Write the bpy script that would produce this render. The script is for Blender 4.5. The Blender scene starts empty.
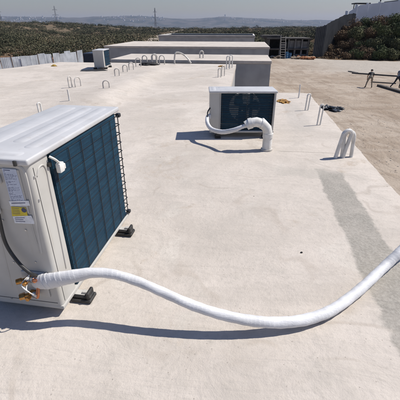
import bpy, bmesh, math, random
import numpy as np
from mathutils import Vector, Matrix
R = math.radians
random.seed(7); rng = np.random.default_rng(7)
scene = bpy.context.scene
COL = scene.collection

# ------------------------------------------------------------------ camera geometry (roof top is z = 0)
F = 340.0; TH = math.atan(176.0 / F); CC, SS = math.cos(TH), math.sin(TH); HC = 1.4
def at(x, y, z=0.0):
    """point of height z seen at photo position (x, y)"""
    yy = (y - 200) / F; a = yy * CC + SS; b = CC - yy * SS; t = (HC - z) / a
    return Vector(((x - 200) / F * t, b * t, z))
def hz(y, fwd):
    """height seen at photo row y at forward distance fwd"""
    yy = (y - 200) / F; a = yy * CC + SS; b = CC - yy * SS
    return HC - a * fwd / b
def atd(x, y, fwd):
    yy = (y - 200) / F; b = CC - yy * SS
    return Vector(((x - 200) / F * fwd / b, fwd, hz(y, fwd)))
GZ = -3.4                                     # level of the dirt lot
PHI = R(6.9)                                  # heading of the building row
U = Vector((math.sin(PHI), math.cos(PHI), 0)); V = Vector((math.cos(PHI), -math.sin(PHI), 0))
def uv(v, u, z=0.0): return V * v + U * u + Vector((0, 0, z))

# ------------------------------------------------------------------ materials
def nt(m): m.use_nodes = True; return m.node_tree
class N:
    """small node builder"""
    def __init__(s, tree): s.t = tree
    def n(s, kind, **kw):
        o = s.t.nodes.new(kind)
        for k, v in kw.items(): setattr(o, k, v)
        return o
    def put(s, sock, v):
        if hasattr(v, 'is_output') or isinstance(v, bpy.types.NodeSocket): s.t.links.new(v, sock)
        else: sock.default_value = v
    def m(s, op, a, b=0.0, c=None, clamp=False):
        o = s.n('ShaderNodeMath', operation=op); o.use_clamp = clamp
        s.put(o.inputs[0], a); s.put(o.inputs[1], b)
        if c is not None: s.put(o.inputs[2], c)
        return o.outputs[0]
    def noise(s, vec, scale, detail=6.0, rough=0.55, dist=0.0):
        o = s.n('ShaderNodeTexNoise'); s.put(o.inputs['Vector'], vec)
        o.inputs['Scale'].default_value = scale; o.inputs['Detail'].default_value = detail
        o.inputs['Roughness'].default_value = rough; o.inputs['Distortion'].default_value = dist
        return o.outputs[0]
    def ramp(s, f, lo, hi):
        o = s.n('ShaderNodeMapRange'); o.interpolation_type = 'SMOOTHSTEP'; s.put(o.inputs[0], f)
        s.put(o.inputs[1], lo); s.put(o.inputs[2], hi); return o.outputs[0]
    def mix(s, f, a, b):
        o = s.n('ShaderNodeMix', data_type='RGBA'); s.put(o.inputs[0], f)
        s.put(o.inputs[6], a if not isinstance(a, tuple) else (*a, 1)); s.put(o.inputs[7], b if not isinstance(b, tuple) else (*b, 1))
        return o.outputs[2]
    def scalev(s, vec, sc):
        o = s.n('ShaderNodeMapping'); s.put(o.inputs[0], vec); o.inputs['Scale'].default_value = sc; return o.outputs[0]
    def bump(s, h, strength, dist):
        o = s.n('ShaderNodeBump'); o.inputs['Strength'].default_value = strength; o.inputs['Distance'].default_value = dist
        s.put(o.inputs['Height'], h); return o.outputs[0]
def new_mat(name):
    m = bpy.data.materials.new(name); t = nt(m); k = N(t)
    b = t.nodes['Principled BSDF']; tc = k.n('ShaderNodeTexCoord'); return m, k, b, tc.outputs['Object']
def M(name, c1, c2=None, scale=8.0, rough=0.6, bump=0.0, bscale=40.0, metal=0.0, lo=0.35, hi=0.65, spec=0.5, dist=0.0):
    m, k, b, co = new_mat(name)
    c2 = c2 or tuple(x * 0.85 for x in c1)
    f = k.ramp(k.noise(co, scale, dist=dist), lo, hi)
    k.put(b.inputs['Base Color'], k.mix(f, c1, c2))
    b.inputs['Roughness'].default_value = rough; b.inputs['Metallic'].default_value = metal
    b.inputs['Specular IOR Level'].default_value = spec
    if bump: k.put(b.inputs['Normal'], k.bump(k.noise(co, bscale), 0.6, bump))
    return m

WHITE0 = M('painted_steel_cream_smooth', (.53, .52, .50), (.48, .47, .45), 5, .42, .0006, 25)
LIDM = M('painted_steel_lid', (.50, .505, .52), (.44, .45, .465), 4, .38, .0006, 12)
def dusty(name, c1, c2, rough):
    m, k, b, co = new_mat(name)
    c = k.mix(k.ramp(k.noise(co, 4, 6, .6), .35, .65), c1, c2)
    st = k.ramp(k.noise(k.scalev(co, (14, 14, 1.2)), 1.6, 6, .65), .55, .72)
    c = k.mix(k.m('MULTIPLY', st, .28), c, (.36, .31, .25))
    sp = k.ramp(k.noise(co, 70, 5, .75), .62, .74)
    c = k.mix(k.m('MULTIPLY', sp, .35), c, (.30, .26, .21))
    k.put(b.inputs['Base Color'], c); b.inputs['Roughness'].default_value = rough
    k.put(b.inputs['Normal'], k.bump(k.m('ADD', k.noise(co, 3.5, 3), k.m('MULTIPLY', k.noise(co, 260, 2), .03)), .5, .0022)); return m
WHITE = dusty('painted_steel_cream', (.48, .467, .438), (.43, .417, .388), .45)
LIDM = dusty('painted_steel_lid', (.52, .52, .525), (.46, .46, .465), .42)
GREYM = M('shadow_grey_steel', (.42, .42, .41), None, 5, .5)
BLACK = M('black_rubber', (.012, .012, .013), (.03, .028, .026), 30, .6, .001, 80)
WIRE = M('black_coated_wire', (.012, .014, .018), (.02, .022, .026), 30, .45)
BRASS = M('brass', (.50, .27, .09), (.34, .17, .05), 60, .3, .0005, 90, .9)
COPPER = M('copper', (.60, .25, .13), (.42, .16, .08), 50, .35, 0, 10, .9)
STEELM = M('zinc_steel', (.55, .55, .55), (.4, .4, .4), 50, .35, 0, 10, .8)
PVC = M('pvc_white', (.72, .71, .68), (.60, .58, .54), 14, .38)
PVCD = M('pvc_dusty', (.62, .59, .54), (.45, .42, .38), 10, .5)
CABLE = M('cable_black', (.02, .02, .021), (.035, .034, .033), 20, .45)
DARKIN = M('dark_inside', (.03, .03, .032), None, 20, .8)
FANM = M('fan_grey_plastic', (.5, .5, .5), None, 10, .5)
LABELM = M('label_paper', (.50, .55, .66), (.44, .49, .60), 60, .35)
LABELW = M('label_white', (.72, .74, .78), None, 60, .35)
INK = M('label_ink', (.05, .06, .14), None, 60, .5)
YEL = M('label_yellow', (.62, .50, .02), (.55, .42, .02), 60, .4)
FOAM = M('orange_foam', (.40, .22, .05), (.16, .075, .02), 14, .9, .01, 40)

# wrapped white tape
def tape():
    m, k, b, co = new_mat('white_wrap_tape')
    n1 = k.noise(co, 6, 5); n2 = k.noise(k.scalev(co, (20, 90, 60)), 1.2, 4, .6, 1.5)
    c = k.mix(k.ramp(n1, .35, .7), (.68, .68, .69), (.58, .58, .59))
    c = k.mix(k.m('MULTIPLY', k.ramp(k.noise(co, 19, 6, .7), .58, .78), .5), c, (.42, .40, .37))
    k.put(b.inputs['Base Color'], c); b.inputs['Roughness'].default_value = .52
    k.put(b.inputs['Normal'], k.bump(n2, .6, .0030)); return m
TAPE = tape()

def coil_mat(name, alpha):
    m, k, b, co = new_mat(name)
    sep = k.n('ShaderNodeSeparateXYZ'); k.put(sep.inputs[0], co)
    z = sep.outputs[2]; y = sep.outputs[1]
    rows = k.m('SINE', k.m('MULTIPLY', z, 2 * math.pi / .0254))
    fins = k.m('SINE', k.m('MULTIPLY', y, 2 * math.pi / .006))
    big = k.ramp(k.noise(k.scalev(co, (3, 3, 12)), 1.5, 5, .65), .35, .7)
    c = k.mix(big, (.005, .031, .060), (.009, .049, .086))
    c = k.mix(k.m('MULTIPLY', k.ramp(rows, .2, 1.0), .45), c, (.003, .022, .045))
    c = k.mix(k.m('MULTIPLY', k.ramp(k.noise(k.scalev(co, (4, 4, 30)), 3, 6, .7), .62, .8), .30), c, (.10, .17, .22))
    k.put(b.inputs['Base Color'], c); b.inputs['Roughness'].default_value = .62
    b.inputs['Specular IOR Level'].default_value = .25
    k.put(b.inputs['Normal'], k.bump(k.m('ADD', fins, k.m('MULTIPLY', rows, .8)), .35, .002))
    if alpha:
        gap = k.ramp(rows, -.55, -.15)                       # open slots between the tube rows
        k.put(b.inputs['Alpha'], k.m('SUBTRACT', 1.0, k.m('MULTIPLY', gap, alpha)))
    return m
COIL = coil_mat('coil_blue_fins', 0)
COILS = coil_mat('coil_blue_fins_see_through', .23)

# ------------------------------------------------------------------ mesh helpers
def obj(name, bm, mat, parent=None, loc=(0, 0, 0), rotz=0.0, smooth=False):
    me = bpy.data.meshes.new(name)
    bmesh.ops.recalc_face_normals(bm, faces=bm.faces[:])
    bm.to_mesh(me); bm.free()
    mats = mat if isinstance(mat, (list, tuple)) else [mat]
    for x in mats: me.materials.append(x)
    if smooth:
        for p in me.polygons: p.use_smooth = True
        try: me.set_sharp_from_angle(angle=R(35))
        except Exception: pass
    o = bpy.data.objects.new(name, me); COL.objects.link(o)
    o.location = loc; o.rotation_euler = (0, 0, rotz)
    if parent is not None: o.parent = parent
    return o
def tag(o, label=None, cat=None, group=None, kind=None):
    if label: o['label'] = label
    if cat: o['category'] = cat
    if group: o['group'] = group
    if kind: o['kind'] = kind
    return o
def thing(name, label, cat, loc=(0, 0, 0), rotz=0.0, group=None):
    o = bpy.data.objects.new(name, None); COL.objects.link(o); o.empty_display_size = .1
    o.location = loc; o.rotation_euler = (0, 0, rotz); return tag(o, label, cat, group)
def BM(): return bmesh.new()
def box(bm, x0, x1, y0, y1, z0, z1, bev=0.0, seg=2, only_z=False):
    r = bmesh.ops.create_cube(bm, size=1.0)['verts']
    for v in r: v.co = Vector(((x0 + x1) / 2 + v.co.x * (x1 - x0), (y0 + y1) / 2 + v.co.y * (y1 - y0), (z0 + z1) / 2 + v.co.z * (z1 - z0)))
    if bev:
        es = {e for v in r for e in v.link_edges}
        if only_z: es = {e for e in es if abs(e.verts[0].co.z - e.verts[1].co.z) > abs(z1 - z0) * .9}
        return bmesh.ops.bevel(bm, geom=list(es), offset=bev, segments=seg, affect='EDGES', profile=.5)['verts']
    return r
def catmull(pts, n=12):
    pts = [Vector(p) for p in pts]; out = []
    P = [pts[0] * 2 - pts[1]] + pts + [pts[-1] * 2 - pts[-2]]
    for i in range(1, len(P) - 2):
        for j in range(n):
            t = j / n
            out.append(.5 * ((2 * P[i]) + (-P[i-1] + P[i+1]) * t + (2*P[i-1] - 5*P[i] + 4*P[i+1] - P[i+2]) * t*t + (-P[i-1] + 3*P[i] - 3*P[i+1] + P[i+2]) * t**3))
    out.append(P[-2]); return out
def tube(bm, pts, r, seg=12, rfun=None, caps=True):
    pts = [Vector(p) for p in pts]; rings = []; nrm = None; s = 0.0
    for i, p in enumerate(pts):
        t = (pts[min(i + 1, len(pts) - 1)] - pts[max(i - 1, 0)]).normalized()
        if nrm is None:
            nrm = t.orthogonal().normalized()
        nrm = (nrm - t * nrm.dot(t)).normalized(); bn = t.cross(nrm)
        if i: s += (p - pts[i - 1]).length
        ring = []
        for j in range(seg):
            a = 2 * math.pi * j / seg
            rr = rfun(s, a, i) if rfun else (r[i] if isinstance(r, (list, tuple)) else r)
            ring.append(bm.verts.new(p + (nrm * math.cos(a) + bn * math.sin(a)) * rr))
        rings.append(ring)
    for a, b in zip(rings, rings[1:]):
        for j in range(seg): bm.faces.new((a[j], a[(j + 1) % seg], b[(j + 1) % seg], b[j]))
    if caps: bm.faces.new(rings[0][::-1]); bm.faces.new(rings[-1])
def cyl(bm, p0, p1, r0, r1=None, seg=12):
    tube(bm, [p0, p1], [r0, r0 if r1 is None else r1], seg)
def bar(bm, p0, p1, w, h=None):
    """square bar between two points"""
    p0, p1 = Vector(p0), Vector(p1); h = h or w; t = (p1 - p0).normalized()
    up = Vector((0, 0, 1)) if abs(t.z) < .95 else Vector((0, 1, 0))
    a = t.cross(up).normalized(); b = a.cross(t)
    q = [[bm.verts.new(p + a * sx * w / 2 + b * sy * h / 2) for sx, sy in ((-1, -1), (1, -1), (1, 1), (-1, 1))] for p in (p0, p1)]
    bm.faces.new(q[0][::-1]); bm.faces.new(q[1])
    for j in range(4): bm.faces.new((q[0][j], q[0][(j + 1) % 4], q[1][(j + 1) % 4], q[1][j]))
def prism(bm, poly, z0, z1):
    a = [bm.verts.new((x, y, z0)) for x, y in poly]; b = [bm.verts.new((x, y, z1)) for x, y in poly]; n = len(poly)
    bm.faces.new(a[::-1]); bm.faces.new(b)
    for j in range(n): bm.faces.new((a[j], a[(j + 1) % n], b[(j + 1) % n], b[j]))
def blob(bm, c, rad, sub=3, rough=.25, fr=2.0, seed=0):
    from mathutils import noise
    r = bmesh.ops.create_icosphere(bm, subdivisions=sub, radius=1.0)['verts']
    for v in r:
        d = v.co.normalized(); k = 1 + rough * noise.fractal(d * fr + Vector((seed * 3.1, seed, 0)), 1, 2, 4)
        v.co = Vector((c[0] + d.x * rad[0] * k, c[1] + d.y * rad[1] * k, c[2] + d.z * rad[2] * k))

# ------------------------------------------------------------------ SETTING: ground
def sm(x, a=0.0, b=1.0):
    t = np.clip((x - a) / (b - a), 0, 1); return t * t * (3 - 2 * t)
def wob(x, y, s, ph=0.0):
    return (np.sin(x / s + 1.3 + ph) * np.cos(y / s * .8 + ph) + .5 * np.sin(x / s * 2.3 + y / s * 1.7 + ph) + .25 * np.cos(x / s * 5.1 - y / s * 4.3))
BX = at(312, 58.5, GZ); BR = at(400, 61, GZ)
def g(x, y):
    x = np.asarray(x, float); y = np.asarray(y, float)
    h = np.full(np.broadcast(x, y).shape, GZ)
    far = sm(y, 85, 330)
    h = h + far * (7.6 * sm(-x, 50, 190) - 1.8) + 3.2 * sm(x, 30, 120) * sm(y, 110, 320)
    h = h + .9 * wob(x, y, 22) * sm(y, 75, 150) + 1.6 * wob(x, y, 61, 1) * sm(y, 120, 220) * (1 - sm(y, 420, 520))
    h = h - 62 * sm(y, 430, 1000)
    # bank on the right of the lot
    by = BX.y + (x - BX.x) * (BR.y - BX.y) / (BR.x - BX.x)
    bank = sm(y - by, 0, 10.5) * sm(x - .25 * (y - by), BX.x - 1, BX.x + 8) * (1 - sm(y, 105, 160))
    h = h + bank * (4.6 + .25 * wob(x, y, 3.1))
    # rough edge left of the fence
    h = h + .3 * wob(x, y, 5) * sm(-x, 17, 24) * sm(y, 30, 45)
    return h
def axis(lo, hi, n, k):
    t = np.linspace(-1, 1, n); s = np.sinh(t * k) / math.sinh(k)
    return np.where(s < 0, -s * lo, s * hi)
gx = np.concatenate([axis(-6500, 6500, 241, 6.2)]); gy = 40 + axis(-1500, 7600, 261, 6.0)
X, Y = np.meshgrid(gx, gy); Z = g(X, Y)
def grid_mesh(name, X, Y, Z, mat, smooth=True):
    ny, nx = X.shape; co = np.stack([X, Y, Z], -1).reshape(-1, 3)
    i = np.arange(ny * nx).reshape(ny, nx)
    f = np.stack([i[:-1, :-1], i[:-1, 1:], i[1:, 1:], i[1:, :-1]], -1).reshape(-1, 4)
    return np_mesh(name, co, f, mat, smooth)
def np_mesh(name, co, f, mat, smooth=False, tint=None):
    me = bpy.data.meshes.new(name); k = f.shape[1]
    me.vertices.add(len(co)); me.vertices.foreach_set('co', co.astype(np.float32).ravel())
    me.loops.add(f.size); me.loops.foreach_set('vertex_index', f.astype(np.int32).ravel())
    me.polygons.add(len(f)); me.polygons.foreach_set('loop_start', np.arange(0, f.size, k, dtype=np.int32))
    me.polygons.foreach_set('loop_total', np.full(len(f), k, np.int32))
    if smooth: me.polygons.foreach_set('use_smooth', np.ones(len(f), bool))
    if tint is not None:
        a = me.attributes.new('tint', 'FLOAT', 'FACE'); a.data.foreach_set('value', tint.astype(np.float32))
    me.update(); me.validate(); me.materials.append(mat)
    o = bpy.data.objects.new(name, me); COL.objects.link(o); return o

def ground_mat():
    m, k, b, co = new_mat('dirt_ground')
    sep = k.n('ShaderNodeSeparateXYZ'); k.put(sep.inputs[0], co); x, y = sep.outputs[0], sep.outputs[1]
    n1 = k.noise(co, .09, 7, .6, .6); n2 = k.noise(co, .7, 8, .65, .8); n3 = k.noise(co, 6, 6, .7)
    c = k.mix(k.ramp(n1, .38, .62), (.43, .365, .30), (.345, .28, .22))
    c = k.mix(k.m('MULTIPLY', k.ramp(n2, .45, .62), .55), c, (.26, .20, .15))
    c = k.mix(k.m('MULTIPLY', k.ramp(n3, .60, .75), .5), c, (.44, .39, .33))
    # tyre tracks sweeping across the lot
    tr = k.noise(k.scalev(co, (.9, .12, 1)), 1.0, 5, .6, 1.2)
    c = k.mix(k.m('MULTIPLY', k.ramp(tr, .52, .60), .30), c, (.20, .15, .11))
    tr2 = k.noise(k.scalev(co, (.10, .9, 1)), 1.0, 5, .6, .8)
    c = k.mix(k.m('MULTIPLY', k.ramp(tr2, .53, .63), .5), c, (.40, .34, .28))
    # pale crushed-stone apron deeper in the lot
    ap = k.m('MULTIPLY', k.ramp(k.m('ADD', y, k.m('MULTIPLY', k.noise(co, .15, 4), 14)), 43, 50), k.ramp(k.m('ADD', x, k.m('MULTIPLY', k.noise(co, .2, 4), 8)), 14, 24))
    c = k.mix(k.m('MULTIPLY', ap, .8), c, (.43, .395, .35))
    # scrub soil and red earth outside the lot
    soil = k.mix(k.ramp(k.noise(co, .05, 8, .65), .4, .6), (.11, .09, .06), (.155, .115, .075))
    red = k.mix(k.ramp(k.noise(co, .5, 6, .6), .4, .6), (.20, .095, .05), (.12, .07, .045))
    lf = k.m('MULTIPLY', k.ramp(x, -15, -17), k.ramp(y, 25, 30))
    c = k.mix(lf, c, red)
    far = k.m('MAXIMUM', k.ramp(k.m('ADD', y, k.m('MULTIPLY', k.noise(co, .1, 4), 20)), 66, 78), 0.0)
    c = k.mix(far, c, soil)
    bl_ = k.m('ADD', k.m('SUBTRACT', y, k.m('ADD', BX.y - 1.0, k.m('MULTIPLY', k.m('SUBTRACT', x, BX.x), (BR.y - BX.y) / (BR.x - BX.x)))), k.m('MULTIPLY', k.noise(co, .6, 4), 2.0))
    bank = k.m('MULTIPLY', k.ramp(bl_, .2, 1.6), k.ramp(x, 18, 20))
    c = k.mix(bank, c, k.mix(k.ramp(n2, .4, .6), (.13, .075, .035), (.07, .05, .03)))
    k.put(b.inputs['Base Color'], c); b.inputs['Roughness'].default_value = .95; b.inputs['Specular IOR Level'].default_value = .1
    hgt = k.m('ADD', k.m('MULTIPLY', n2, 1.0), k.m('MULTIPLY', n3, .25))
    k.put(b.inputs['Normal'], k.bump(hgt, .8, .25))
    return m
gr = grid_mesh('ground', X, Y, Z, ground_mat()); tag(gr, 'brown dirt lot and open land around the blocks', kind='structure')

# far hills
RP = [(-400, 19), (-150, 18), (-60, 17.5), (0, 16.2), (60, 17.2), (80, 18.3), (105, 17), (130, 15.9), (150, 16.6), (170, 18), (200, 19), (225, 17.4), (260, 18.8), (300, 20), (340, 20.5), (400, 20.2), (550, 19), (800, 20)]
YH = 5500.0
rx = np.array([(p[0] - 200) / F * YH / 1.134 for p in RP]); rz = np.array([(24 - p[1]) / 431 * YH + HC for p in RP])
def hills(x, y):
    top = np.interp(x * YH / np.maximum(y, 1), rx, rz) * 1.0 + 4 * wob(x, y, 90) + 6 * wob(x, y, 310, 2)
    prof = sm(y, 4200, 5500) * (1 - .9 * sm(y, 5700, 7000))
    return -62 + (top + 62) * prof + 9 * wob(x, y, 160, 1) * prof * (1 - prof) * 4 * .6
hx = np.linspace(-5200, 5200, 420); hy = np.linspace(4000, 7200, 70)
HX, HY = np.meshgrid(hx, hy)
def hill_mat():
    m, k, b, co = new_mat('far_hillside')
    c = k.mix(k.ramp(k.noise(co, .006, 8, .6), .4, .6), (.045, .05, .04), (.10, .09, .075))
    c = k.mix(k.m('MULTIPLY', k.ramp(k.noise(co, .02, 8, .7), .55, .7), .5), c, (.20, .18, .16))
    k.put(b.inputs['Base Color'], c); b.inputs['Roughness'].default_value = 1; b.inputs['Specular IOR Level'].default_value = 0
    return m
hl = grid_mesh('hills', HX, HY, hills(HX, HY), hill_mat()); tag(hl, 'blue hazy hills along the horizon', kind='structure')

# dirt track through the scrub
trk = [(140, 47), (147, 44), (155, 39.5), (160, 36.5), (169, 34), (178, 31.5), (184, 30)]
def ground_hit(px, py):
    lo, hi = 5.0, 900.0
    prev = lo
    for d in np.linspace(30, 900, 1500):
        p = atd(px, py, d)
        if p.z <= float(g(p.x, p.y)): return Vector((p.x, p.y, float(g(p.x, p.y))))
    return None
tp = [ground_hit(*p) for p in trk]; tp = [p for p in tp if p is not None]
tc = catmull(tp, 10); bm = BM(); prev = None
for i, p in enumerate(tc):
    t = (tc[min(i + 1, len(tc) - 1)] - tc[max(i - 1, 0)]); t.z = 0; t.normalize(); s = Vector((t.y, -t.x, 0))
    w = 2.0 + .3 * math.sin(i * 1.7)
    q = []
    for k_ in (-1, -.33, .33, 1):
        c = p + s * w * k_; q.append(bm.verts.new((c.x, c.y, float(g(c.x, c.y)) + .12)))
    if prev:
        for j in range(3): bm.faces.new((prev[j], prev[j + 1], q[j + 1], q[j]))
    prev = q
tag(obj('dirt_track', bm, M('track_dirt', (.34, .29, .23), (.25, .20, .15), .3, .95)), 'pale dirt track climbing through the dark scrub', kind='structure')
TRK = np.array([(p.x, p.y) for p in tc])

# ------------------------------------------------------------------ foliage
def leaf_mat(name, ca, cb, cc):
    m, k, b, co = new_mat(name)
    at_ = k.n('ShaderNodeAttribute'); at_.attribute_name = 'tint'
    f = at_.outputs['Fac']
    c = k.mix(k.ramp(f, 0.0, .6), ca, cb); c = k.mix(k.ramp(f, .72, 1.0), c, cc)
    k.put(b.inputs['Base Color'], c); b.inputs['Roughness'].default_value = .75; b.inputs['Specular IOR Level'].default_value = .2
    return m
SCRUB = leaf_mat('scrub_leaves', (.038, .042, .022), (.098, .094, .052), (.20, .155, .10))
GREEN = leaf_mat('bank_leaves', (.030, .042, .014), (.075, .090, .034), (.15, .15, .075))
GREEN2 = leaf_mat('bank_leaves_olive', (.050, .056, .022), (.11, .11, .05), (.19, .16, .09))
DRY = leaf_mat('dry_leaves', (.080, .052, .028), (.155, .102, .056), (.27, .20, .12))
def leaf_quads(C, size, up=.3, nrm=None):
    n = len(C); a = rng.normal(size=(n, 3)); a /= np.linalg.norm(a, axis=1)[:, None]
    if nrm is not None:                                   # leaves roughly follow the surface of their crown
        m_ = nrm + .55 * rng.normal(size=(n, 3)); m_ /= np.linalg.norm(m_, axis=1)[:, None]
        a = np.cross(m_, a); a /= np.linalg.norm(a, axis=1)[:, None] + 1e-9; b = np.cross(m_, a)
        s = size[:, None]; e = (.55 + .4 * rng.random((n, 1)))
        return np.stack([C + a * s, C + b * s * e, C - a * s, C - b * s * e], 1).reshape(-1, 3), np.arange(n * 4).reshape(n, 4)
    w = rng.normal(size=(n, 3)); w[:, 2] *= (1 - up); b = np.cross(a, w); b /= np.linalg.norm(b, axis=1)[:, None] + 1e-9
    s = size[:, None]; e = (.45 + .4 * rng.random((n, 1)))
    co = np.stack([C + a * s, C + b * s * e, C - a * s, C - b * s * e], 1).reshape(-1, 3)
    return co, np.arange(n * 4).reshape(n, 4)
def clumps(centers, rad, hgt, per, lsize, tint):
    """leaf positions for many bushes; several lobes each"""
    out, sz, tt, nn_ = [], [], [], []
    for (cx, cy, cz), r, h, n, ls, t0 in zip(centers, rad, hgt, per, lsize, tint):
        nl = rng.integers(3, 7); lo = rng.normal(size=(nl, 3)) * .42 * np.array([r, r, h * .35]); lo[:, 2] = np.abs(lo[:, 2]) + h * .35
        lr = (.35 + .35 * rng.random(nl))
        li = rng.integers(0, nl, n); d = rng.normal(size=(n, 3)); d /= np.linalg.norm(d, axis=1)[:, None]
        rr = (.50 + .50 * rng.random(n) ** .6 + .35 * rng.random(n) ** 9) * lr[li]
        p = lo[li] + d * rr[:, None] * np.array([r, r, h * .62])
        p[:, 2] = np.maximum(p[:, 2], .02)
        out.append(p + np.array([cx, cy, cz])); nn_.append(d * np.array([1, 1, r / h * 1.0])); sz.append(ls * (.6 + .8 * rng.random(n))); tt.append(np.clip(t0 + .11 * rng.normal(size=n) + .14 * rng.normal(size=nl)[li], 0, 1))
    NN = np.concatenate(nn_); return np.concatenate(out), np.concatenate(sz), np.concatenate(tt), NN / np.linalg.norm(NN, axis=1)[:, None]

# dark scrub and woods beyond the lot: one mass
cs = []
while len(cs) < 9500:
    n = 4000; d = 62 + (520 - 62) * rng.random(n) ** 1.25; ax = -.62 + 1.24 * rng.random(n); x = d * ax / .95
    keep = np.ones(n, bool)
    for i in range(n):
        xx, yy_ = x[i], d[i]
        if xx > 9 and yy_ < 68: keep[i] = False          # the lot and the shack
        elif xx > 20 + (yy_ - 68) * .25 and yy_ < 115 : keep[i] = False
        elif -10 < xx < 16 and yy_ < 76: keep[i] = False   # the last blocks
        elif np.min(np.hypot(TRK[:, 0] - xx, TRK[:, 1] - yy_)) < 3.5 + .004 * yy_: keep[i] = False
        elif math.sin(xx / 17 + 2) * math.cos(yy_ / 23) + .4 * math.sin(xx / 5 + yy_ / 7) > .45 and rng.random() < .85: keep[i] = False
        elif (math.sin(xx / 9.3 + yy_ / 21) + math.sin(yy_ / 13.7 - xx / 19 + 1) + .7 * math.sin(xx / 31 + .5) * math.cos(yy_ / 37)) > .25 and rng.random() < .80: keep[i] = False
    cs += [(a, b_) for a, b_, k_ in zip(x, d, keep) if k_]
cs = np.array(cs[:9500]); zz = g(cs[:, 0], cs[:, 1])
nr = len(cs); d = cs[:, 1]; big = rng.random(nr) ** 2
rad = (.7 + 2.6 * big) * (1 + .0012 * d); hg = (.8 + 2.3 * big ** 1.5) * (1 + .0006 * d)
per = np.clip((430 * (75 / d) ** .9), 60, 430).astype(int); ls = .085 * (d / 75) ** .66 + .02
tn = np.clip(.36 + .30 * rng.normal(size=nr) + .16 * np.sin(cs[:, 0] / 31 + cs[:, 1] / 47), .0, .95)
C, S_, T_, N_ = clumps(np.column_stack([cs, zz - .25]), rad, hg, per, ls, tn)
co, f = leaf_quads(C, S_, nrm=N_)
tag(np_mesh('scrubland', co, f, SCRUB, tint=T_), 'dark olive scrub and low woods covering the land to the horizon', 'scrub', kind='stuff')

# bank on the right: separate bushes, then dry grass
def bush(name, px, py, r, h, mat, label, group, n=900, ls=.10, cat='bush', trunk=False):
    d0 = ground_hit(px, py)
    if d0 is None: d0 = Vector((at(px, 59, GZ).x * 1.25, 70, float(g(at(px, 59, GZ).x * 1.25, 70))))
    C, s_, t_, n_ = clumps([(0, 0, (h * .35 if trunk else -.1))], [r], [h * (.7 if trunk else 1)], [n], [ls], [.45])
    co, f = leaf_quads(C, s_, nrm=n_)
    if trunk:
        t = thing(name, label, cat, d0, 0, group)
        o = np_mesh('crown', co, f, mat, tint=t_); o.parent = t
        b_ = BM(); tube(b_, catmull([(0, 0, -.1), (.08, 0, h * .3), (-.05, .05, h * .6), (.02, 0, h * .8)], 5), .07, 8, rfun=lambda s, a, i: .09 * (1 - s / h * .75))
        for a in (0.4, 2.2, 4.4): tube(b_, catmull([(-.02, .02, h * .38), (math.cos(a) * r * .35, math.sin(a) * r * .35, h * .6), (math.cos(a) * r * .6, math.sin(a) * r * .6, h * .78)], 4), .03, 6)
        obj('trunk', b_, M('bark_pale', (.24, .20, .16), (.14, .12, .10), 12, .9), t)
        return t
    o = np_mesh(name, co, f, mat, tint=t_); o.location = d0; return tag(o, label, cat, group)
bp = [(352, 50, 1.5, 2.2), (366, 56, 1.3, 1.5), (378, 54, 1.5, 1.9), (392, 52, 1.6, 2.3), (405, 55, 1.5, 2.0), (346, 40, 1.3, 1.8), (360, 42, 1.7, 2.3), (373, 40, 1.6, 2.2), (388, 41, 1.8, 2.4), (403, 42, 1.7, 2.2),
      (356, 31, 1.6, 2.0), (368, 30, 1.6, 1.9), (380, 29, 1.7, 2.1), (393, 29, 1.8, 2.0), (405, 30, 1.8, 2.1), (362, 24, 1.4, 1.2), (374, 23, 1.4, 1.1), (386, 22, 1.4, 1.2), (398, 21, 1.4, 1.2), (340, 51, 1.2, 1.7), (360, 50, 1.4, 1.9), (384, 47, 1.5, 2.0)]
tm = ['low', 'middle', 'high']
bp += [(350, 59.3, 1.0, 1.2), (358, 59.6, 1.2, 1.5), (367, 59.9, 1.1, 1.3), (375, 60.1, 1.3, 1.7), (384, 60.3, 1.2, 1.4), (393, 60.6, 1.3, 1.7), (402, 60.8, 1.3, 1.6), (354, 55, 1.3, 1.6), (371, 51, 1.4, 1.8), (399, 48, 1.4, 1.8), (362, 37, 1.4, 1.7), (382, 36, 1.5, 1.7), (398, 36, 1.5, 1.7)]
for i, (px, py, r, h) in enumerate(bp):
    dry_ = px < 357 or (px, py) in ((366, 56), (373, 40), (367, 59.9), (380, 29))
    if dry_: bush('dry_bush', px, py, r, h, DRY, 'rust brown dry bush on the slope beside the grey sheet fence' if px < 357 else 'rust brown dry bush among the green ones on the bank', 'dry brown bushes on the slope' if px < 357 else 'dry bushes among the green ones', n=1900, ls=.075)
    else: bush('bush', px, py, r, h, GREEN if i % 3 else GREEN2, 'dark green bush among the others on the bank below the white wall' if i % 3 else 'paler olive bush among the dark ones on the bank below the white wall', 'green bushes on the bank' if i % 3 else 'paler olive bushes on the bank', n=2300, ls=.085)
for i, (px, py, r, h) in enumerate([(322, 55, 1.0, 1.1), (330, 50, 1.2, 1.4), (336, 56, 1.1, 1.2), (339, 43, 1.3, 1.6), (328, 57, .9, .9), (345, 57, 1.1, 1.0), (333, 44, 1.2, 1.4), (346, 33, 1.3, 1.5), (326, 52, 1.0, 1.2), (341, 36, 1.2, 1.4)]):
    bush('dry_bush', px, py, r, h, DRY, 'rust brown dry bush on the slope beside the grey sheet fence', 'dry brown bushes on the slope', n=900, ls=.09)
bush('small_tree', 381, 50, 1.5, 3.6, GREEN, 'small tree with a pale slim trunk standing on the bank below the white wall', None, n=1300, ls=.09, cat='tree', trunk=True)
gx_ = BX.x + rng.random(9000) * 20; gy_ = BX.y + (gx_ - BX.x) * (BR.y - BX.y) / (BR.x - BX.x) + .2 + rng.random(9000) ** 1.3 * 13
gz_ = g(gx_, gy_); C = np.column_stack([gx_, gy_, gz_ + .12 * rng.random(9000)])
co, f = leaf_quads(C, .10 + .16 * rng.random(9000), -.5)
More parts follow.
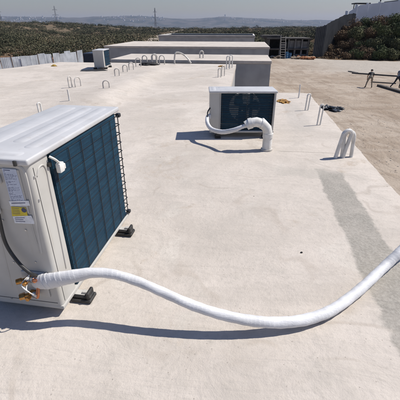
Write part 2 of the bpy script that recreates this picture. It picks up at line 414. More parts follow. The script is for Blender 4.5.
tag(np_mesh('dry_grass', co, f, DRY, tint=np.clip(rng.random(9000), 0, 1)), 'dry brown grass covering the bank', 'grass', kind='stuff')
# weeds and debris on the red earth behind the corrugated fence
n = 5000; x_ = -14 - rng.random(n) * 30; y_ = 44 + rng.random(n) * 24; z_ = g(x_, y_)
keep = (np.sin(x_ / 3) + np.cos(y_ / 4) + rng.normal(size=n) * .5) > .35; C = np.column_stack([x_, y_, z_ + .1])[keep]
co, f = leaf_quads(C, .12 + .18 * rng.random(len(C)))
tag(np_mesh('dry_weeds', co, f, DRY, tint=rng.random(len(C))), 'dry rusty weeds on the red earth behind the corrugated fence', 'weeds', kind='stuff')

# ------------------------------------------------------------------ main roof
EL0 = at(0, 69, 0); EL1 = at(60, 62, 0)
def tovu(p): return p.dot(V), p.dot(U)
l0, l1 = tovu(EL0), tovu(EL1)
def vl(u): return l0[0] + (u - l0[1]) * (l1[0] - l0[0]) / (l1[1] - l0[1]) if u > 9 else l0[0] + (9 - l0[1]) * (l1[0] - l0[0]) / (l1[1] - l0[1])
VR = 1.5; UM = 8.24; UB = 14.35; VM = -.31
def roof_h(v, u):
    k = float(sm(np.array(u), 5.2, 6.6))
    r = float(sm(np.array(v), -2.3, -2.95)) * (1 - float(sm(np.array(v), -3.0, -4.6))) * .05 if False else 0.0
    if v < -2.35:
        t = min(1, (-2.35 - v) / .5); r = .11 * t
        if v < -2.95: r = .11 * max(0.0, 1 - (-2.95 - v) / 1.6)
    return r * k * (1 - float(sm(np.array(u), 10.5, 13.2))) + .004 * math.sin(v * 2.1 + u * 1.3) * math.cos(u * .9 - v) - .002
def screed_mat():
    m, k, b, co = new_mat('pale_screed')
    sep = k.n('ShaderNodeSeparateXYZ'); k.put(sep.inputs[0], co); x, y = sep.outputs[0], sep.outputs[1]
    n1 = k.noise(co, .55, 8, .62, .9); n2 = k.noise(co, 3.2, 8, .66, .4); n3 = k.noise(co, 26, 6, .7); n4 = k.noise(co, 150, 4, .7)
    c = k.mix(k.ramp(n1, .40, .60), (.560, .505, .450), (.478, .430, .380))
    c = k.mix(k.m('MULTIPLY', k.ramp(n2, .48, .68), .48), c, (.405, .372, .330))
    c = k.mix(k.m('MULTIPLY', k.ramp(k.noise(co, 1.6, 6, .6, 1.0), .56, .68), .45), c, (.57, .53, .475))
    c = k.mix(k.m('MULTIPLY', k.ramp(n3, .50, .68), .34), c, (.36, .33, .29))
    # trowel sweeps
    sw = k.noise(k.scalev(co, (1.0, 7.0, 1)), 1.1, 6, .6, 1.4)
    c = k.mix(k.m('MULTIPLY', k.ramp(sw, .52, .64), .30), c, (.43, .39, .345))
    # worn grey cement strip along the right edge, with a ragged outline
    wv = k.m('ADD', x, k.m('MULTIPLY', k.m('SUBTRACT', k.noise(co, 2.2, 7, .7), .5), .22))
    wu = k.m('ADD', y, k.m('MULTIPLY', k.m('SUBTRACT', k.noise(co, 3.0, 7, .7), .5), .5))
    st = k.m('MULTIPLY', k.m('MULTIPLY', k.ramp(wv, .80, .835), k.ramp(wv, 1.115, 1.08)), k.ramp(wu, 3.62, 3.40))
    st2 = k.m('MULTIPLY', k.m('MULTIPLY', k.ramp(wv, .25, .5), k.ramp(wv, 1.0, .9)), k.m('MULTIPLY', k.ramp(wu, 3.28, 3.36), k.ramp(wu, 3.62, 3.48)))
    sc = k.mix(k.ramp(k.noise(co, 60, 5, .7), .4, .62), (.255, .238, .210), (.335, .315, .28))
    c = k.mix(k.m('MULTIPLY', st, k.m('ADD', .72, k.m('MULTIPLY', k.ramp(k.noise(co, 5, 7, .7), .35, .6), .22))), c, sc)
    c = k.mix(k.m('MULTIPLY', st2, .38), c, (.36, .34, .30))
    # greyer strip further on by the small loops
    s3 = k.m('MULTIPLY', k.m('MULTIPLY', k.ramp(wv, .72, .82), k.ramp(wv, 1.18, 1.05)), k.m('MULTIPLY', k.ramp(wu, 4.9, 5.3), k.ramp(wu, 7.4, 6.8)))
    c = k.mix(k.m('MULTIPLY', s3, .38), c, (.37, .35, .32))
    # day joint across the roof
    cu = k.m('ADD', y, k.m('MULTIPLY', k.m('SUBTRACT', k.noise(co, 1.5, 5), .5), .10))
    jl = k.m('MULTIPLY', k.ramp(k.m('ABSOLUTE', k.m('SUBTRACT', cu, 4.12)), .012, .003), k.m('MULTIPLY', k.ramp(x, .45, .55), k.ramp(x, 1.4, 1.3)))
    c = k.mix(k.m('MULTIPLY', jl, .6), c, (.20, .18, .155))
    j2 = k.m('MULTIPLY', k.ramp(k.m('ABSOLUTE', k.m('SUBTRACT', cu, 7.05)), .30, .05), k.m('MULTIPLY', k.ramp(x, -2.8, -2.2), k.ramp(x, .6, -.2)))
    c = k.mix(k.m('MULTIPLY', j2, .22), c, (.40, .34, .28))
    # dusty brown traffic marks, wet-dried rings, hairline cracks
    tm_ = k.m('MULTIPLY', k.ramp(k.noise(co, .9, 7, .7, 1.6), .56, .66), k.ramp(k.noise(co, 7, 6, .75), .40, .62))
    c = k.mix(k.m('MULTIPLY', tm_, .5), c, (.36, .285, .21))
    rg = k.m('ABSOLUTE', k.m('SUBTRACT', k.noise(co, .75, 3, .5, .5), .5))
    c = k.mix(k.m('MULTIPLY', k.m('MULTIPLY', k.ramp(rg, .012, .002), k.ramp(k.noise(co, 2.3, 4), .46, .6)), .45), c, (.38, .33, .28))
    vc = k.n('ShaderNodeTexVoronoi', feature='DISTANCE_TO_EDGE'); wco = k.n('ShaderNodeVectorMath', operation='ADD'); nz = k.n('ShaderNodeTexNoise'); k.put(nz.inputs['Vector'], co); nz.inputs['Scale'].default_value = 2.2; nz.inputs['Detail'].default_value = 6
    k.put(wco.inputs[0], co); k.put(wco.inputs[1], nz.outputs[1]); k.put(vc.inputs['Vector'], wco.outputs[0]); vc.inputs['Scale'].default_value = .62
    ck = k.m('MULTIPLY', k.ramp(vc.outputs[0], .0045, .001), k.ramp(k.noise(co, .8, 3), .54, .62))
    c = k.mix(k.m('MULTIPLY', ck, .5), c, (.22, .19, .16))
    c = k.mix(k.m('MULTIPLY', k.ramp(n4, .50, .75), .25), c, (.33, .29, .245))
    # speckles and droppings
    vo = k.n('ShaderNodeTexVoronoi'); k.put(vo.inputs['Vector'], co); vo.inputs['Scale'].default_value = 5.5
    sp = k.ramp(vo.outputs['Distance'], .05, .03); rnd = k.n('ShaderNodeSeparateColor'); k.put(rnd.inputs[0], vo.outputs['Color'])
    c = k.mix(k.m('MULTIPLY', k.m('MULTIPLY', sp, k.ramp(rnd.outputs[0], .78, .82)), .8), c, (.11, .09, .075))
    vo2 = k.n('ShaderNodeTexVoronoi'); k.put(vo2.inputs['Vector'], co); vo2.inputs['Scale'].default_value = 38
    r2 = k.n('ShaderNodeSeparateColor'); k.put(r2.inputs[0], vo2.outputs['Color'])
    c = k.mix(k.m('MULTIPLY', k.m('MULTIPLY', k.ramp(vo2.outputs['Distance'], .16, .08), k.ramp(r2.outputs[0], .80, .84)), .6), c, (.22, .19, .16))
    k.put(b.inputs['Base Color'], c); b.inputs['Roughness'].default_value = .9; b.inputs['Specular IOR Level'].default_value = .25
    hgt = k.m('ADD', k.m('ADD', k.m('MULTIPLY', n2, .9), k.m('MULTIPLY', sw, .6)), k.m('ADD', k.m('MULTIPLY', n3, .22), k.m('MULTIPLY', n4, .08)))
    k.put(b.inputs['Normal'], k.bump(hgt, .7, .022))
    return m
SCREED = screed_mat()
CONC = M('grey_block_wall', (.36, .36, .358), (.29, .29, .29), 1.2, .9, .01, 14)
CONCL = M('pale_block_wall', (.40, .385, .36), (.32, .31, .29), 1.2, .9, .01, 14)
A = thing('flat_roofed_building', 'building under the pale beige cement roof that fills the foreground', 'building', (0, 0, 0), -PHI)
bm = BM(); us = list(np.arange(-4, UM, .12)) + [UM] + list(np.arange(UM + .14, UB, .14)) + [UB]
nL, nR = 66, 16; rows = []
edge_j = lambda u, amt: amt * (math.sin(u * 9.1) * .4 + math.sin(u * 23.7 + 1) * .35 + math.sin(u * 3.3) * .5)
for u in us:
    row = []
    a = vl(u)
    for i in range(nL + 1):
        v = a + (VM - a) * i / nL
        row.append(bm.verts.new((v, u, roof_h(v, u))))
    if u <= UM + 1e-6:
        for i in range(1, nR + 1):
            v = VM + (VR - VM) * i / nR
            if i == nR: v += edge_j(u, .010)
            row.append(bm.verts.new((v, u, roof_h(v, u) - (.012 if i == nR else 0))))
    rows.append(row)
for a, b_ in zip(rows, rows[1:]):
    for i in range(min(len(a), len(b_)) - 1): bm.faces.new((a[i], a[i + 1], b_[i + 1], b_[i]))
be = [e for e in bm.edges if e.is_boundary]
r = bmesh.ops.extrude_edge_only(bm, edges=be)
for v in [x for x in r['geom'] if isinstance(x, bmesh.types.BMVert)]: v.co.z = -.14
obj('roof_screed', bm, SCREED, A, smooth=True)
bm = BM()
aL0, aLM, aLB = vl(-4), vl(9), vl(UB); i_ = .02
prism(bm, [(aL0 + i_, -4 + i_), (VR - i_, -4 + i_), (VR - i_, UM - i_), (VM - i_, UM - i_), (VM - i_, UB - i_), (aLB + i_, UB - i_), (aLM + i_, 9)], GZ, -.10)
obj('wall', bm, CONC, A)

# blocks beyond, each with its own pale roof
def block(label, v0, v1, u0, u1, top=0.0, rim=.0, roofm=None):
    t = thing('flat_roofed_block', label, 'building', uv(0, 0), -PHI)
    bm = BM(); box(bm, v0 + .03, v1 - .03, u0 + .03, u1 - .03, GZ, top - .12); obj('wall', bm, CONC, t)
    bm = BM(); box(bm, v0, v1, u0, u1, top - .12, top - rim, .01, 1)
    if rim:
        w = .22
        for q in ((v0, v1, u0, u0 + w), (v0, v1, u1 - w, u1), (v0, v0 + w, u0 + w, u1 - w), (v1 - w, v1, u0 + w, u1 - w)): box(bm, *q, top - rim, top, .008, 1)
    obj('roof_slab', bm, roofm or SCREED, t); return t
pB0 = tovu(at(272, 61)); pB1 = tovu(at(268, 55.7)); pC = tovu(at(270, 47)); pC1 = tovu(at(262, 43.3)); pCl = tovu(at(109, 45)); pD = tovu(at(255, 35.3)); pDl = tovu(at(150, 36))
pBl = tovu(at(109, 59.5))
print('B', pB0, pB1, pBl, 'C', pC, pC1, pCl, 'D', pD, pDl, 'L', l0, l1)
block('pale roofed grey block right behind the foreground roof, its grey wall end showing', pBl[0], pB0[0], pB0[1], 19.0)
block('longer grey block with a thin pale roof, second beyond the foreground roof', pCl[0], pC[0], pC[1], 33.5, 0.0)
block('farthest low grey block with a white roof rim, before the dark trees', pDl[0], pD[0], pD[1], 62.0, 0.0, .35, M('far_roof_screed', (.62, .60, .57), (.52, .50, .47), 1, .9))

# ------------------------------------------------------------------ outdoor condensing units
def unit(label, loc, rotz, W, D, H, zb=.075, see=False, small=False, name='outdoor_unit'):
    """back (coil) faces local +x, valve side faces local -y, W runs along y"""
    t = thing(name, label, 'air conditioner', loc, rotz, None)
    hx, hy = D / 2, W / 2; pw = .175 * W / 1.12 * (1.0 if not see else 1.0); zt = zb + H
    # casing: rounded service compartment, fan panel, posts and base pan
    bm = BM()
    box(bm, -hx, hx, -hy, -hy + pw, zb + .02, zt - .03, .022, 4, True)
    box(bm, -hx + .05, hx - .018, -hy + pw, -hy + pw + .012, zb + .02, zt - .031)
    if see: box(bm, hx - .030, hx - .004, hy - .030, hy - .003, zb + .02, zt - .031, .004, 2)
    # front panel with the fan opening
    fr = min(H * .40, (W - pw) * .40); cy, cz = (-hy + pw + hy) / 2, zb + H * .5
    y0, y1, z0, z1 = -hy + pw + .001, hy, zb + .02, zt - .031; n = 48
    inner, outer = [], []
    for i in range(n):
        a = 2 * math.pi * i / n; ca, sa = math.cos(a), math.sin(a)
        s = min((y1 - cy) / abs(ca) if abs(ca) > 1e-6 else 9, (z1 - cz) / abs(sa) if abs(sa) > 1e-6 else 9)
        inner.append((cy + ca * fr, cz + sa * fr)); outer.append((cy + ca * s, cz + sa * s))
    lay = []
    for xx in (-hx, -hx + .02):
        lay.append(([bm.verts.new((xx, *p)) for p in inner], [bm.verts.new((xx, *p)) for p in outer]))
    for i in range(n):
        j = (i + 1) % n
        for (I, O) in lay: bm.faces.new((I[i], I[j], O[j], O[i]))
        bm.faces.new((lay[0][0][i], lay[0][0][j], lay[1][0][j], lay[1][0][i])); bm.faces.new((lay[0][1][i], lay[0][1][j], lay[1][1][j], lay[1][1][i]))
    obj('casing', bm, WHITE, t, smooth=True)
    bm = BM(); box(bm, -hx - .004, hx + .006, -hy + .001, hy + .004, zb - .005, zb + .019, .006, 2)
    obj('base_pan', bm, WHITE, t, smooth=True)
    # fan and its guard
    bm = BM(); fx = -hx + .07
    cyl(bm, (fx - .03, cy, cz), (fx + .05, cy, cz), .05, .045, 20)
    for k_ in range(3):
        a0 = k_ * 2.094
        vs = []
        for (rr, da, dx) in ((.05, 0, 0), (fr * .92, -.25, -.02), (fr * .96, .30, .015), (fr * .8, .75, .045), (.05, .9, .03)):
            vs.append(bm.verts.new((fx + dx, cy + math.cos(a0 + da) * rr, cz + math.sin(a0 + da) * rr)))
        bm.faces.new(vs)
    obj('fan', bm, FANM, t)
    for dy in ((-.075, .075) if see else (0,)):
        bm = BM(); box(bm, -hx + .115, -hx + .13, cy + dy - .022, cy + dy + .022, zb + .02, zt - .04); obj('fan_motor_bracket', bm, DARKIN, t)
    bm = BM()
    for rr in np.linspace(.06, fr * 1.0, 9):
        tube(bm, [(-hx - .012, cy + math.cos(a) * rr, cz + math.sin(a) * rr) for a in np.linspace(0, 2 * math.pi, 33)], .0028, 5, caps=False)
    for k_ in range(8):
        a = k_ * math.pi / 4; bar(bm, (-hx - .012, cy + math.cos(a) * .03, cz + math.sin(a) * .03), (-hx - .004, cy + math.cos(a) * fr * 1.03, cz + math.sin(a) * fr * 1.03), .005)
    obj('fan_guard', bm, WHITE, t)
    # coil: back and far side
    cx0 = hx - .035; bm = BM(); th = .022; ce = .055 if not see else .012
    if see:
        box(bm, cx0, cx0 + .004, -hy + pw + .006, hy - .023, zb + .021, zt - .040)
    else:
        box(bm, cx0 + .012, cx0 + .012 + th, -hy + pw + .013, hy - ce, zb + .021, zt - .036)
    box(bm, -hx + .06, hx - .046, hy - ce - .001 - .018, hy - ce - .001, zb + .021, zt - .040)
    obj('coil', bm, COILS if see else COIL, t)
    # wire guard around the coil
    bm = BM(); gxp = hx + (.010 if not see else -.006); gyp = hy + (.004 if not see else -.034); g0 = -hy + pw + .01; wr = .0020 if not small else .005
    nh = 13 if not small else 6
    za, zb_ = zb + .035, zt - .055
    for i in range(nh):
        z = za + (zb_ - za) * i / (nh - 1)
        tube(bm, [(hx - .02, g0, z), (gxp - .006, g0 + .012, z), (gxp - .006, gyp - .075, z)], wr * (.55 if not see else 1), 6)
        tube(bm, [(gxp - .006, gyp - .075, z), (gxp, gyp - .02, z), (gxp - .02, gyp, z), (-hx + .04, gyp, z)], wr * 1.7, 6)
    nv = 7 if not small else 4
    ys = [g0 + .02 + (gyp - .03 - g0 - .02) * i / (nv - 1) for i in range(nv)] if not see else [g0 + .02, (g0 + gyp) / 2, gyp - .03]
    for y in ys: cyl(bm, (gxp - .004, y, za), (gxp - .004, y, zb_), wr * 1.15, None, 6)
    cyl(bm, (gxp - .012, gyp - .006, za), (gxp - .012, gyp - .006, zb_), wr * 1.3, None, 6)
    for x in np.linspace(-hx + .06, hx - .06, 4): cyl(bm, (x, gyp - .003, za), (x, gyp - .003, zb_), wr, None, 6)
    for z in (za, zb_):
        if not see: box(bm, gxp - .020, gxp + .010, gyp - .028, gyp + .004, z - .013, z + .013, .004, 1)
    obj('coil_guard', bm, WIRE, t)
    # lid
    bm = BM(); o = .010
    box(bm, -hx - o, hx + o, -hy - o, hy + o, zt - .030, zt, .009, 3)
    lid = obj('top_panel', bm, LIDM, t, smooth=True)
    bm = BM()
    def rib(x0, x1, y0, y1, hgt=.005):
        vs = []
        w = .014
        for (a, b_, c_) in ((0, 0, 0), (w, w, hgt)):
            rr = min(.03, (x1 - x0) / 2 - .002, (y1 - y0) / 2 - .002)
            rr = max(rr, .016)
            pts = []
            for (qx, qy, st) in ((x1 - rr, y1 - rr, 0), (x0 + rr, y1 - rr, 90), (x0 + rr, y0 + rr, 180), (x1 - rr, y0 + rr, 270)):
                for s_ in range(0, 91, 15):
                    an = R(st + s_); rad_ = rr - a * .9 if rr > a else .002
                    pts.append(bm.verts.new((qx + math.cos(an) * rad_, qy + math.sin(an) * rad_, zt - .0005 + c_)))
            vs.append(pts)
        m_ = len(vs[0])
        for i in range(m_): bm.faces.new((vs[0][i], vs[0][(i + 1) % m_], vs[1][(i + 1) % m_], vs[1][i]))
        bm.faces.new(vs[1])
    k_ = D / .45
    rib(-.165 * k_, -.045 * k_, -hy + .12, hy - .06)
    rib(.000 * k_, .075 * k_, -hy + .20, hy - .06)
    rib(.110 * k_, .180 * k_, -hy + .13, hy - .05)
    rib(-.185 * k_, .175 * k_, -hy + .025, -hy + .085)
    obj('embossed_ribs', bm, LIDM, lid, smooth=True)
    # feet
    bx = .15 if not small else .12
    for sy in (-1, 1):
        for sx in (-1, 1):
            fy = (sy * (hy - .145 * W / 1.12)) if see or small else (-.375 if sy < 0 else .315); fx_ = sx * (hx + (.005 if see or small else .045))
            bm = BM(); box(bm, fx_ - .058, fx_ + .058, fy - .042, fy + .042, .0, .022, .005, 1); box(bm, fx_ - .052, fx_ + .052, fy - .030, fy + .030, .021, .040, .006, 1); box(bm, fx_ + .030, fx_ + .048, fy - .034, fy + .034, .021, .066, .005, 1)
            ft = obj('rubber_foot', bm, BLACK, t)
            bm = BM(); box(bm, fx_ - .06, fx_ + .018 , fy - .020, fy + .020, .041, max(zb - .006, .045), .001, 1)
            box(bm, fx_ + (.0 if sx > 0 else -.028), fx_ + (.028 if sx > 0 else 0), fy - .012, fy + .012, zb - .0055, zb + .010, .002, 1)
            obj('foot_bracket', bm, WHITE, ft)
    return t
NU = R(-9.0)
NW, ND = 1.03, .43
unit_c = Vector((-.731, 1.345, 0)) + Vector((math.sin(-NU), math.cos(NU), 0)) * NW / 2 - Vector((math.cos(NU), math.sin(NU), 0)) * ND / 2
n_unit = unit('large cream outdoor air conditioner with blue coil and brass valves, nearest of the three', unit_c, NU, NW, ND, .848, .048)
inv = (Matrix.Translation(unit_c) @ Matrix.Rotation(NU, 4, 'Z')).inverted(); fwdM = inv.inverted()
def face_pt(px, py, yl=-NW / 2):
    """photo position to a point on the valve face (local y = yl), in unit coordinates"""
    cam = inv @ Vector((0, 0, HC)); p = inv @ atd(px, py, 1.0); d_ = p - cam
    return cam + d_ * ((yl - cam.y) / d_.y)
def back_pt(px, py, xl=ND / 2):
    cam = inv @ Vector((0, 0, HC)); p = inv @ atd(px, py, 1.0); d_ = p - cam
    return cam + d_ * ((xl - cam.x) / d_.x)
for q in [(2, 168), (17, 168), (28, 200), (12, 207), (25, 214), (40, 240), (21.7, 281.7), (24, 298), (38, 278), (0, 215)]: print('face', q, [round(x, 3) for x in face_pt(*q)])
for q in [(50, 163), (48, 164), (60, 167), (70, 268), (80, 290), (120, 180), (85, 287)]: print('back', q, [round(x, 3) for x in back_pt(*q)])

# extras of the nearest unit, all parts of it
FY = -NW / 2
print('feet', inv @ at(79, 301), inv @ at(129, 231))
def ridge(bm, pts, w, y=FY): tube(bm, catmull([(a, y + .002, b) for a, b in pts], 6), w, 8)
KX = ND / .45
def fx(px, py): q = face_pt(px, py); return (q.x, q.z)
bm = BM()
c_ = [fx(*q) for q in ((-14, 163.5), (5, 164.5), (18, 166), (23.5, 171), (28, 187), (33, 210), (41.5, 253))]
ridge(bm, c_, .0085)
ridge(bm, [fx(31, 222), fx(36, 240), fx(41.5, 254)], .0055)
ridge(bm, [fx(0, 236), fx(6, 262), fx(12, 286)], .005)
pl = [fx(-14, 167), fx(19, 170), fx(30, 213), fx(-4, 207)]
q_ = [bm.verts.new((x, FY - d_, z)) for d_ in (-.001, .004) for x, z in pl]
for f_ in ((4, 5, 6, 7), (0, 1, 5, 4), (1, 2, 6, 5), (2, 3, 7, 6), (3, 0, 4, 7)): bm.faces.new([q_[i] for i in f_])
cov = obj('service_cover', bm, WHITE, n_unit, smooth=True)
def sticker(name, pxs, mat, parent, off, prints):
    P_ = [Vector((fx(*q)[0], 0, fx(*q)[1])) for q in pxs]           # tl, tr, br, bl
    bm = BM(); vs = [bm.verts.new((p.x, FY - off - d_, p.z)) for d_ in (0, .0008) for p in P_]
    for f_ in ((4, 5, 6, 7), (0, 1, 5, 4), (1, 2, 6, 5), (2, 3, 7, 6), (3, 0, 4, 7)): bm.faces.new([vs[i] for i in f_])
    o = obj(name, bm, mat, parent); bm = BM()
    for (u0, u1, v0, v1) in prints:
        w = []
        for d_ in (.0008, .0011):
            for u, v in ((u0, v0), (u1, v0), (u1, v1), (u0, v1)):
                t_ = P_[0].lerp(P_[1], u); b2 = P_[3].lerp(P_[2], u); p = t_.lerp(b2, v); w.append(bm.verts.new((p.x, FY - off - d_, p.z)))
        for f_ in ((4, 5, 6, 7), (0, 1, 5, 4), (1, 2, 6, 5), (2, 3, 7, 6), (3, 0, 4, 7)): bm.faces.new([w[i] for i in f_])
    if prints: obj('print', bm, INK, o)
    return o
rr_ = random.Random(4); pr_ = []; v = .04
pr_.append((.08, .55, .03, .05)); v = .08
while v < .95:
    u = .06
    while u < .86:
        w = rr_.uniform(.05, .22); pr_.append((u, min(u + w, .93), v, v + .009)); u += w + .05
        if rr_.random() < .22: break
    v += rr_.choice((.026, .026, .034, .05))
sticker('rating_label', [(2.5, 168), (16.5, 169), (25.5, 201), (12, 203)], LABELM, n_unit, .0042, pr_)
sticker('white_strip', [(9.5, 200.5), (29.5, 200), (31, 205), (11.5, 205.5)], LABELW, n_unit, .0056, [(.1, .8, .35, .5)])
yl = sticker('warning_label', [(12, 206), (26.5, 207), (28.5, 215), (13, 215.5)], YEL, n_unit, .0056, [(.05, .55, .12 + .2 * i, .17 + .2 * i) for i in range(4)])
cq = face_pt(24.8, 209.5); bm = BM(); cyl(bm, (cq.x, FY - .0064, cq.z), (cq.x, FY - .0074, cq.z), .012, None, 16); obj('warning_symbol', bm, INK, yl)
sticker('specification_label', [(13.5, 215.8), (32, 215), (36, 223.5), (15.5, 222.5)], LABELW, n_unit, .0046, [(.08, .6, .2, .28), (.08, .5, .45, .53), (.08, .55, .7, .78)])
for q in ((-1.0, 178), (-1.5, 208)):
    g0_ = face_pt(*q); bm = BM(); box(bm, g0_.x - .05, g0_.x + .018, FY - .020, FY - .0042, g0_.z - .022, g0_.z + .022, .007, 2); obj('grip', bm, WHITE, cov, smooth=True)
cq = face_pt(15.8, 157.5); bm = BM(); box(bm, cq.x - .007, cq.x + .006, FY - .020, FY - .011, .868, .892, .001, 1); obj('lid_clip', bm, CABLE, n_unit)
bx_ = ND / 2 + .001
em = [back_pt(*q) for q in ((37, 176), (38.5, 168), (43, 165), (46.5, 172), (50, 190), (58, 228), (66, 268))]
bm = BM(); tube(bm, catmull([(bx_, p.y, p.z) for p in em], 6), .0042, 8); obj('panel_emboss', bm, WHITE, n_unit, smooth=True)
p = back_pt(48, 164.5); bm = BM(); cyl(bm, (bx_ - .002, p.y, p.z), (bx_ + .012, p.y, p.z), .011, None, 14); obj('screw', bm, BLACK, n_unit)
p1_, p2_, p3_ = back_pt(49, 156.5, bx_ + .01), back_pt(55, 159.5, bx_ + .03), back_pt(59.5, 163, bx_ + .035); pb_ = back_pt(60.5, 167, bx_ + .03)
bm = BM(); tube(bm, catmull([p1_, p2_, p3_], 6), .006, 8); box(bm, pb_.x - .012, pb_.x + .012, pb_.y - .022, pb_.y + .018, pb_.z - .024, pb_.z + .024, .005, 2); box(bm, pb_.x - .010, pb_.x + .010, pb_.y + .0185, pb_.y + .032, pb_.z - .018, pb_.z + .010, .003, 1)
obj('sensor', bm, PVC, n_unit, smooth=True)
for q in ((34, 177), (39, 200), (58, 274), (66, 281)):
    p = back_pt(*q); bm = BM(); cyl(bm, (bx_ - .001, p.y, p.z), (bx_ + .004, p.y, p.z), .0055, .0045, 10); obj('screw', bm, STEELM, n_unit)
for q in ((3, 220), (26, 230), (36, 262), (14, 262), (50, 296), (12, 298)):
    p = face_pt(*q); bm = BM(); cyl(bm, (p.x, FY + .001, p.z), (p.x, FY - .004, p.z), .0055, .0045, 10); obj('screw', bm, STEELM, n_unit)
bm = BM(); p = back_pt(60, 200); box(bm, ND / 2 - .001, ND / 2 + .0012, -NW / 2 + .030, -NW / 2 + .0325, .08, .845); obj('panel_seam', bm, DARKIN, n_unit)
bm = BM(); p = face_pt(0, 232); box(bm, -ND / 2 + .02, ND / 2 - .022, FY - .0012, FY + .001, .086, .0885); obj('panel_seam', bm, DARKIN, n_unit)
# valves
HS = inv @ at(42, 281.4, .246)
def valve(x, z, cap):
    bm = BM(); y = FY - .03
    box(bm, x - .014, x + .014, y - .012, y + .03, z - .014, z + .014, .004, 2)
    cyl(bm, (x - .012, y - .005, z), (x - .036, y - .018, z - .002), .010, .010, 12)
    cyl(bm, (x - .030, y - .015, z - .002), (x - .052, y - .027, z - .004), cap * .82, cap * .74, 6 if cap > .02 else 14)
    cyl(bm, (x, y - .010, z), (x + .003, y - .036, z + .002), .008, .008, 12)
    cyl(bm, (x + .003, y - .030, z + .002), (x + .004, y - .046, z + .003), .012, .010, 12)
    v_ = obj('service_valve', bm, BRASS, n_unit, smooth=True)
    bm = BM(); cyl(bm, (x + .012, y, z), (x + .036, y - .010, z + .004), .0165, .0155, 6); obj('flare_nut', bm, STEELM, v_)
    bm = BM(); tube(bm, catmull([(x + .034, y - .009, z + .004), (x + .046, y - .02, z + .008), (HS.x - .02, HS.y, HS.z + (.014 if cap < .02 else -.018)), (HS.x + .01, HS.y, HS.z + (.016 if cap < .02 else -.016))], 6), .009, 10); obj('copper_stub', bm, COPPER, v_, smooth=True)
v1 = face_pt(29, 279, FY - .03); v2 = face_pt(32, 294, FY - .03); print('valves', v1, v2)
valve(v1.x, v1.z, .019); valve(v2.x, v2.z, .023)
bm = BM(); box(bm, v2.x - .045, v1.x + .075, FY - .012, FY - .001, v2.z - .03, v1.z + .03, .003, 1); obj('valve_plate', bm, WHITE, n_unit)
bm = BM()
for s_ in range(3):
    tube(bm, catmull([(v1.x + .01, FY - .03, v1.z + .03), (v1.x - .01 + .01 * s_, FY - .075, v1.z - .01 * s_), (v1.x + .03, FY - .085, v1.z - .035), (v2.x + .045, FY - .05, v2.z + .012 - .008 * s_)], 6), .0028, 6)
obj('tie_wire', bm, PVC, n_unit, smooth=True)
c0 = face_pt(-6, 190, FY - .012); pts = [c0, face_pt(0, 222, FY - .02), face_pt(6, 244, FY - .03), face_pt(18, 262, FY - .04), face_pt(30, 273, FY - .05), HS + Vector((-.012, .0, .030)), HS + Vector((.03, .0, .020))]
bm = BM(); tube(bm, catmull(pts, 8), .0085, 10); obj('power_cable', bm, CABLE, n_unit, smooth=True)

# far unit, its lines and gooseneck
def ufar(px, z=0): return at(px, 138.5, z)
fa, fb = at(209.5, 138.5), at(273.5, 138.5); Wf = fb.x - fa.x; print('far W', Wf, fa)
fy0 = fa.y + .06; Df = .36; Hf = hz(91, fy0) - .07; print('Hf', Hf)
unit('cream outdoor air conditioner seen from its blue coil side, fed by a fat curved pipe', Vector((fa.x + Wf / 2, fy0 + Df / 2, 0)), R(-90), Wf, Df, Hf, .07, see=True)
tq = at(97, 69.5); Dt = .36; ph3 = R(-10)
ztop = hz(49.5, tq.y + .3)
print('third', tq, ztop)
unit('small distant outdoor air conditioner standing at the back left of the roof', Vector((tq.x + .10, tq.y + .42, 0)), R(-1), .80, .36, ztop - .07, .07, small=True)

def pipe_pts(lst): return [atd(x, y, d) for x, y, d in lst]
gb = at(266.5, 150); gd = gb.y
bm = BM(); base = gb.copy(); rp = .058
gx0 = base.x; zt_ = hz(127, gd)
path = [(gx0, gd, -.01), (gx0, gd, zt_ * .55)]
arc = []
ztop_ = hz(124, gd)
m1 = atd(248.5, 125, gd)
R_ = (gx0 - m1.x) * .62
cxa, cza = gx0 - R_, zt_ * .55
cza = max(hz(122, gd) - R_, .08)
segs = [(gx0, cza)] + [(cxa + R_ * math.cos(R(a)), cza + R_ * math.sin(R(a))) for a in (30, 60, 90)]
pth = [Vector((gx0, gd, -.01)), Vector((gx0, gd, cza))] + [Vector((x, gd, z)) for x, z in segs[1:]] + [Vector((m1.x + .02, gd, cza + R_ - .012)), Vector((m1.x - .03, gd - .005, cza + R_ - .045))]
gn = thing('gooseneck_pipe', 'fat white curved plastic pipe rising from the roof before the far unit', 'pipe', (0, 0, 0))
gn.location = gb
bm = BM(); P0 = Vector(gb)
tube(bm, [p - P0 for p in pth], rp, 22); obj('elbow', bm, PVC, gn, smooth=True)
for a, b_, rr in ((pth[1] - Vector((0, 0, .035)), pth[1] + Vector((0, 0, .015)), rp * 1.12), (pth[3], pth[3] + (pth[4] - pth[3]) * .25, rp * 1.12), (pth[-2] + Vector((.02, 0, .002)), pth[-2] - Vector((.02, 0, .010)), rp * 1.12), (Vector((gx0, gd, -.005)), Vector((gx0, gd, .02)), rp * 1.25)):
    bm = BM(); cyl(bm, a - P0, b_ - P0, rr, None, 22); obj('collar', bm, PVCD if rr > rp * 1.2 else PVC, gn, smooth=True)
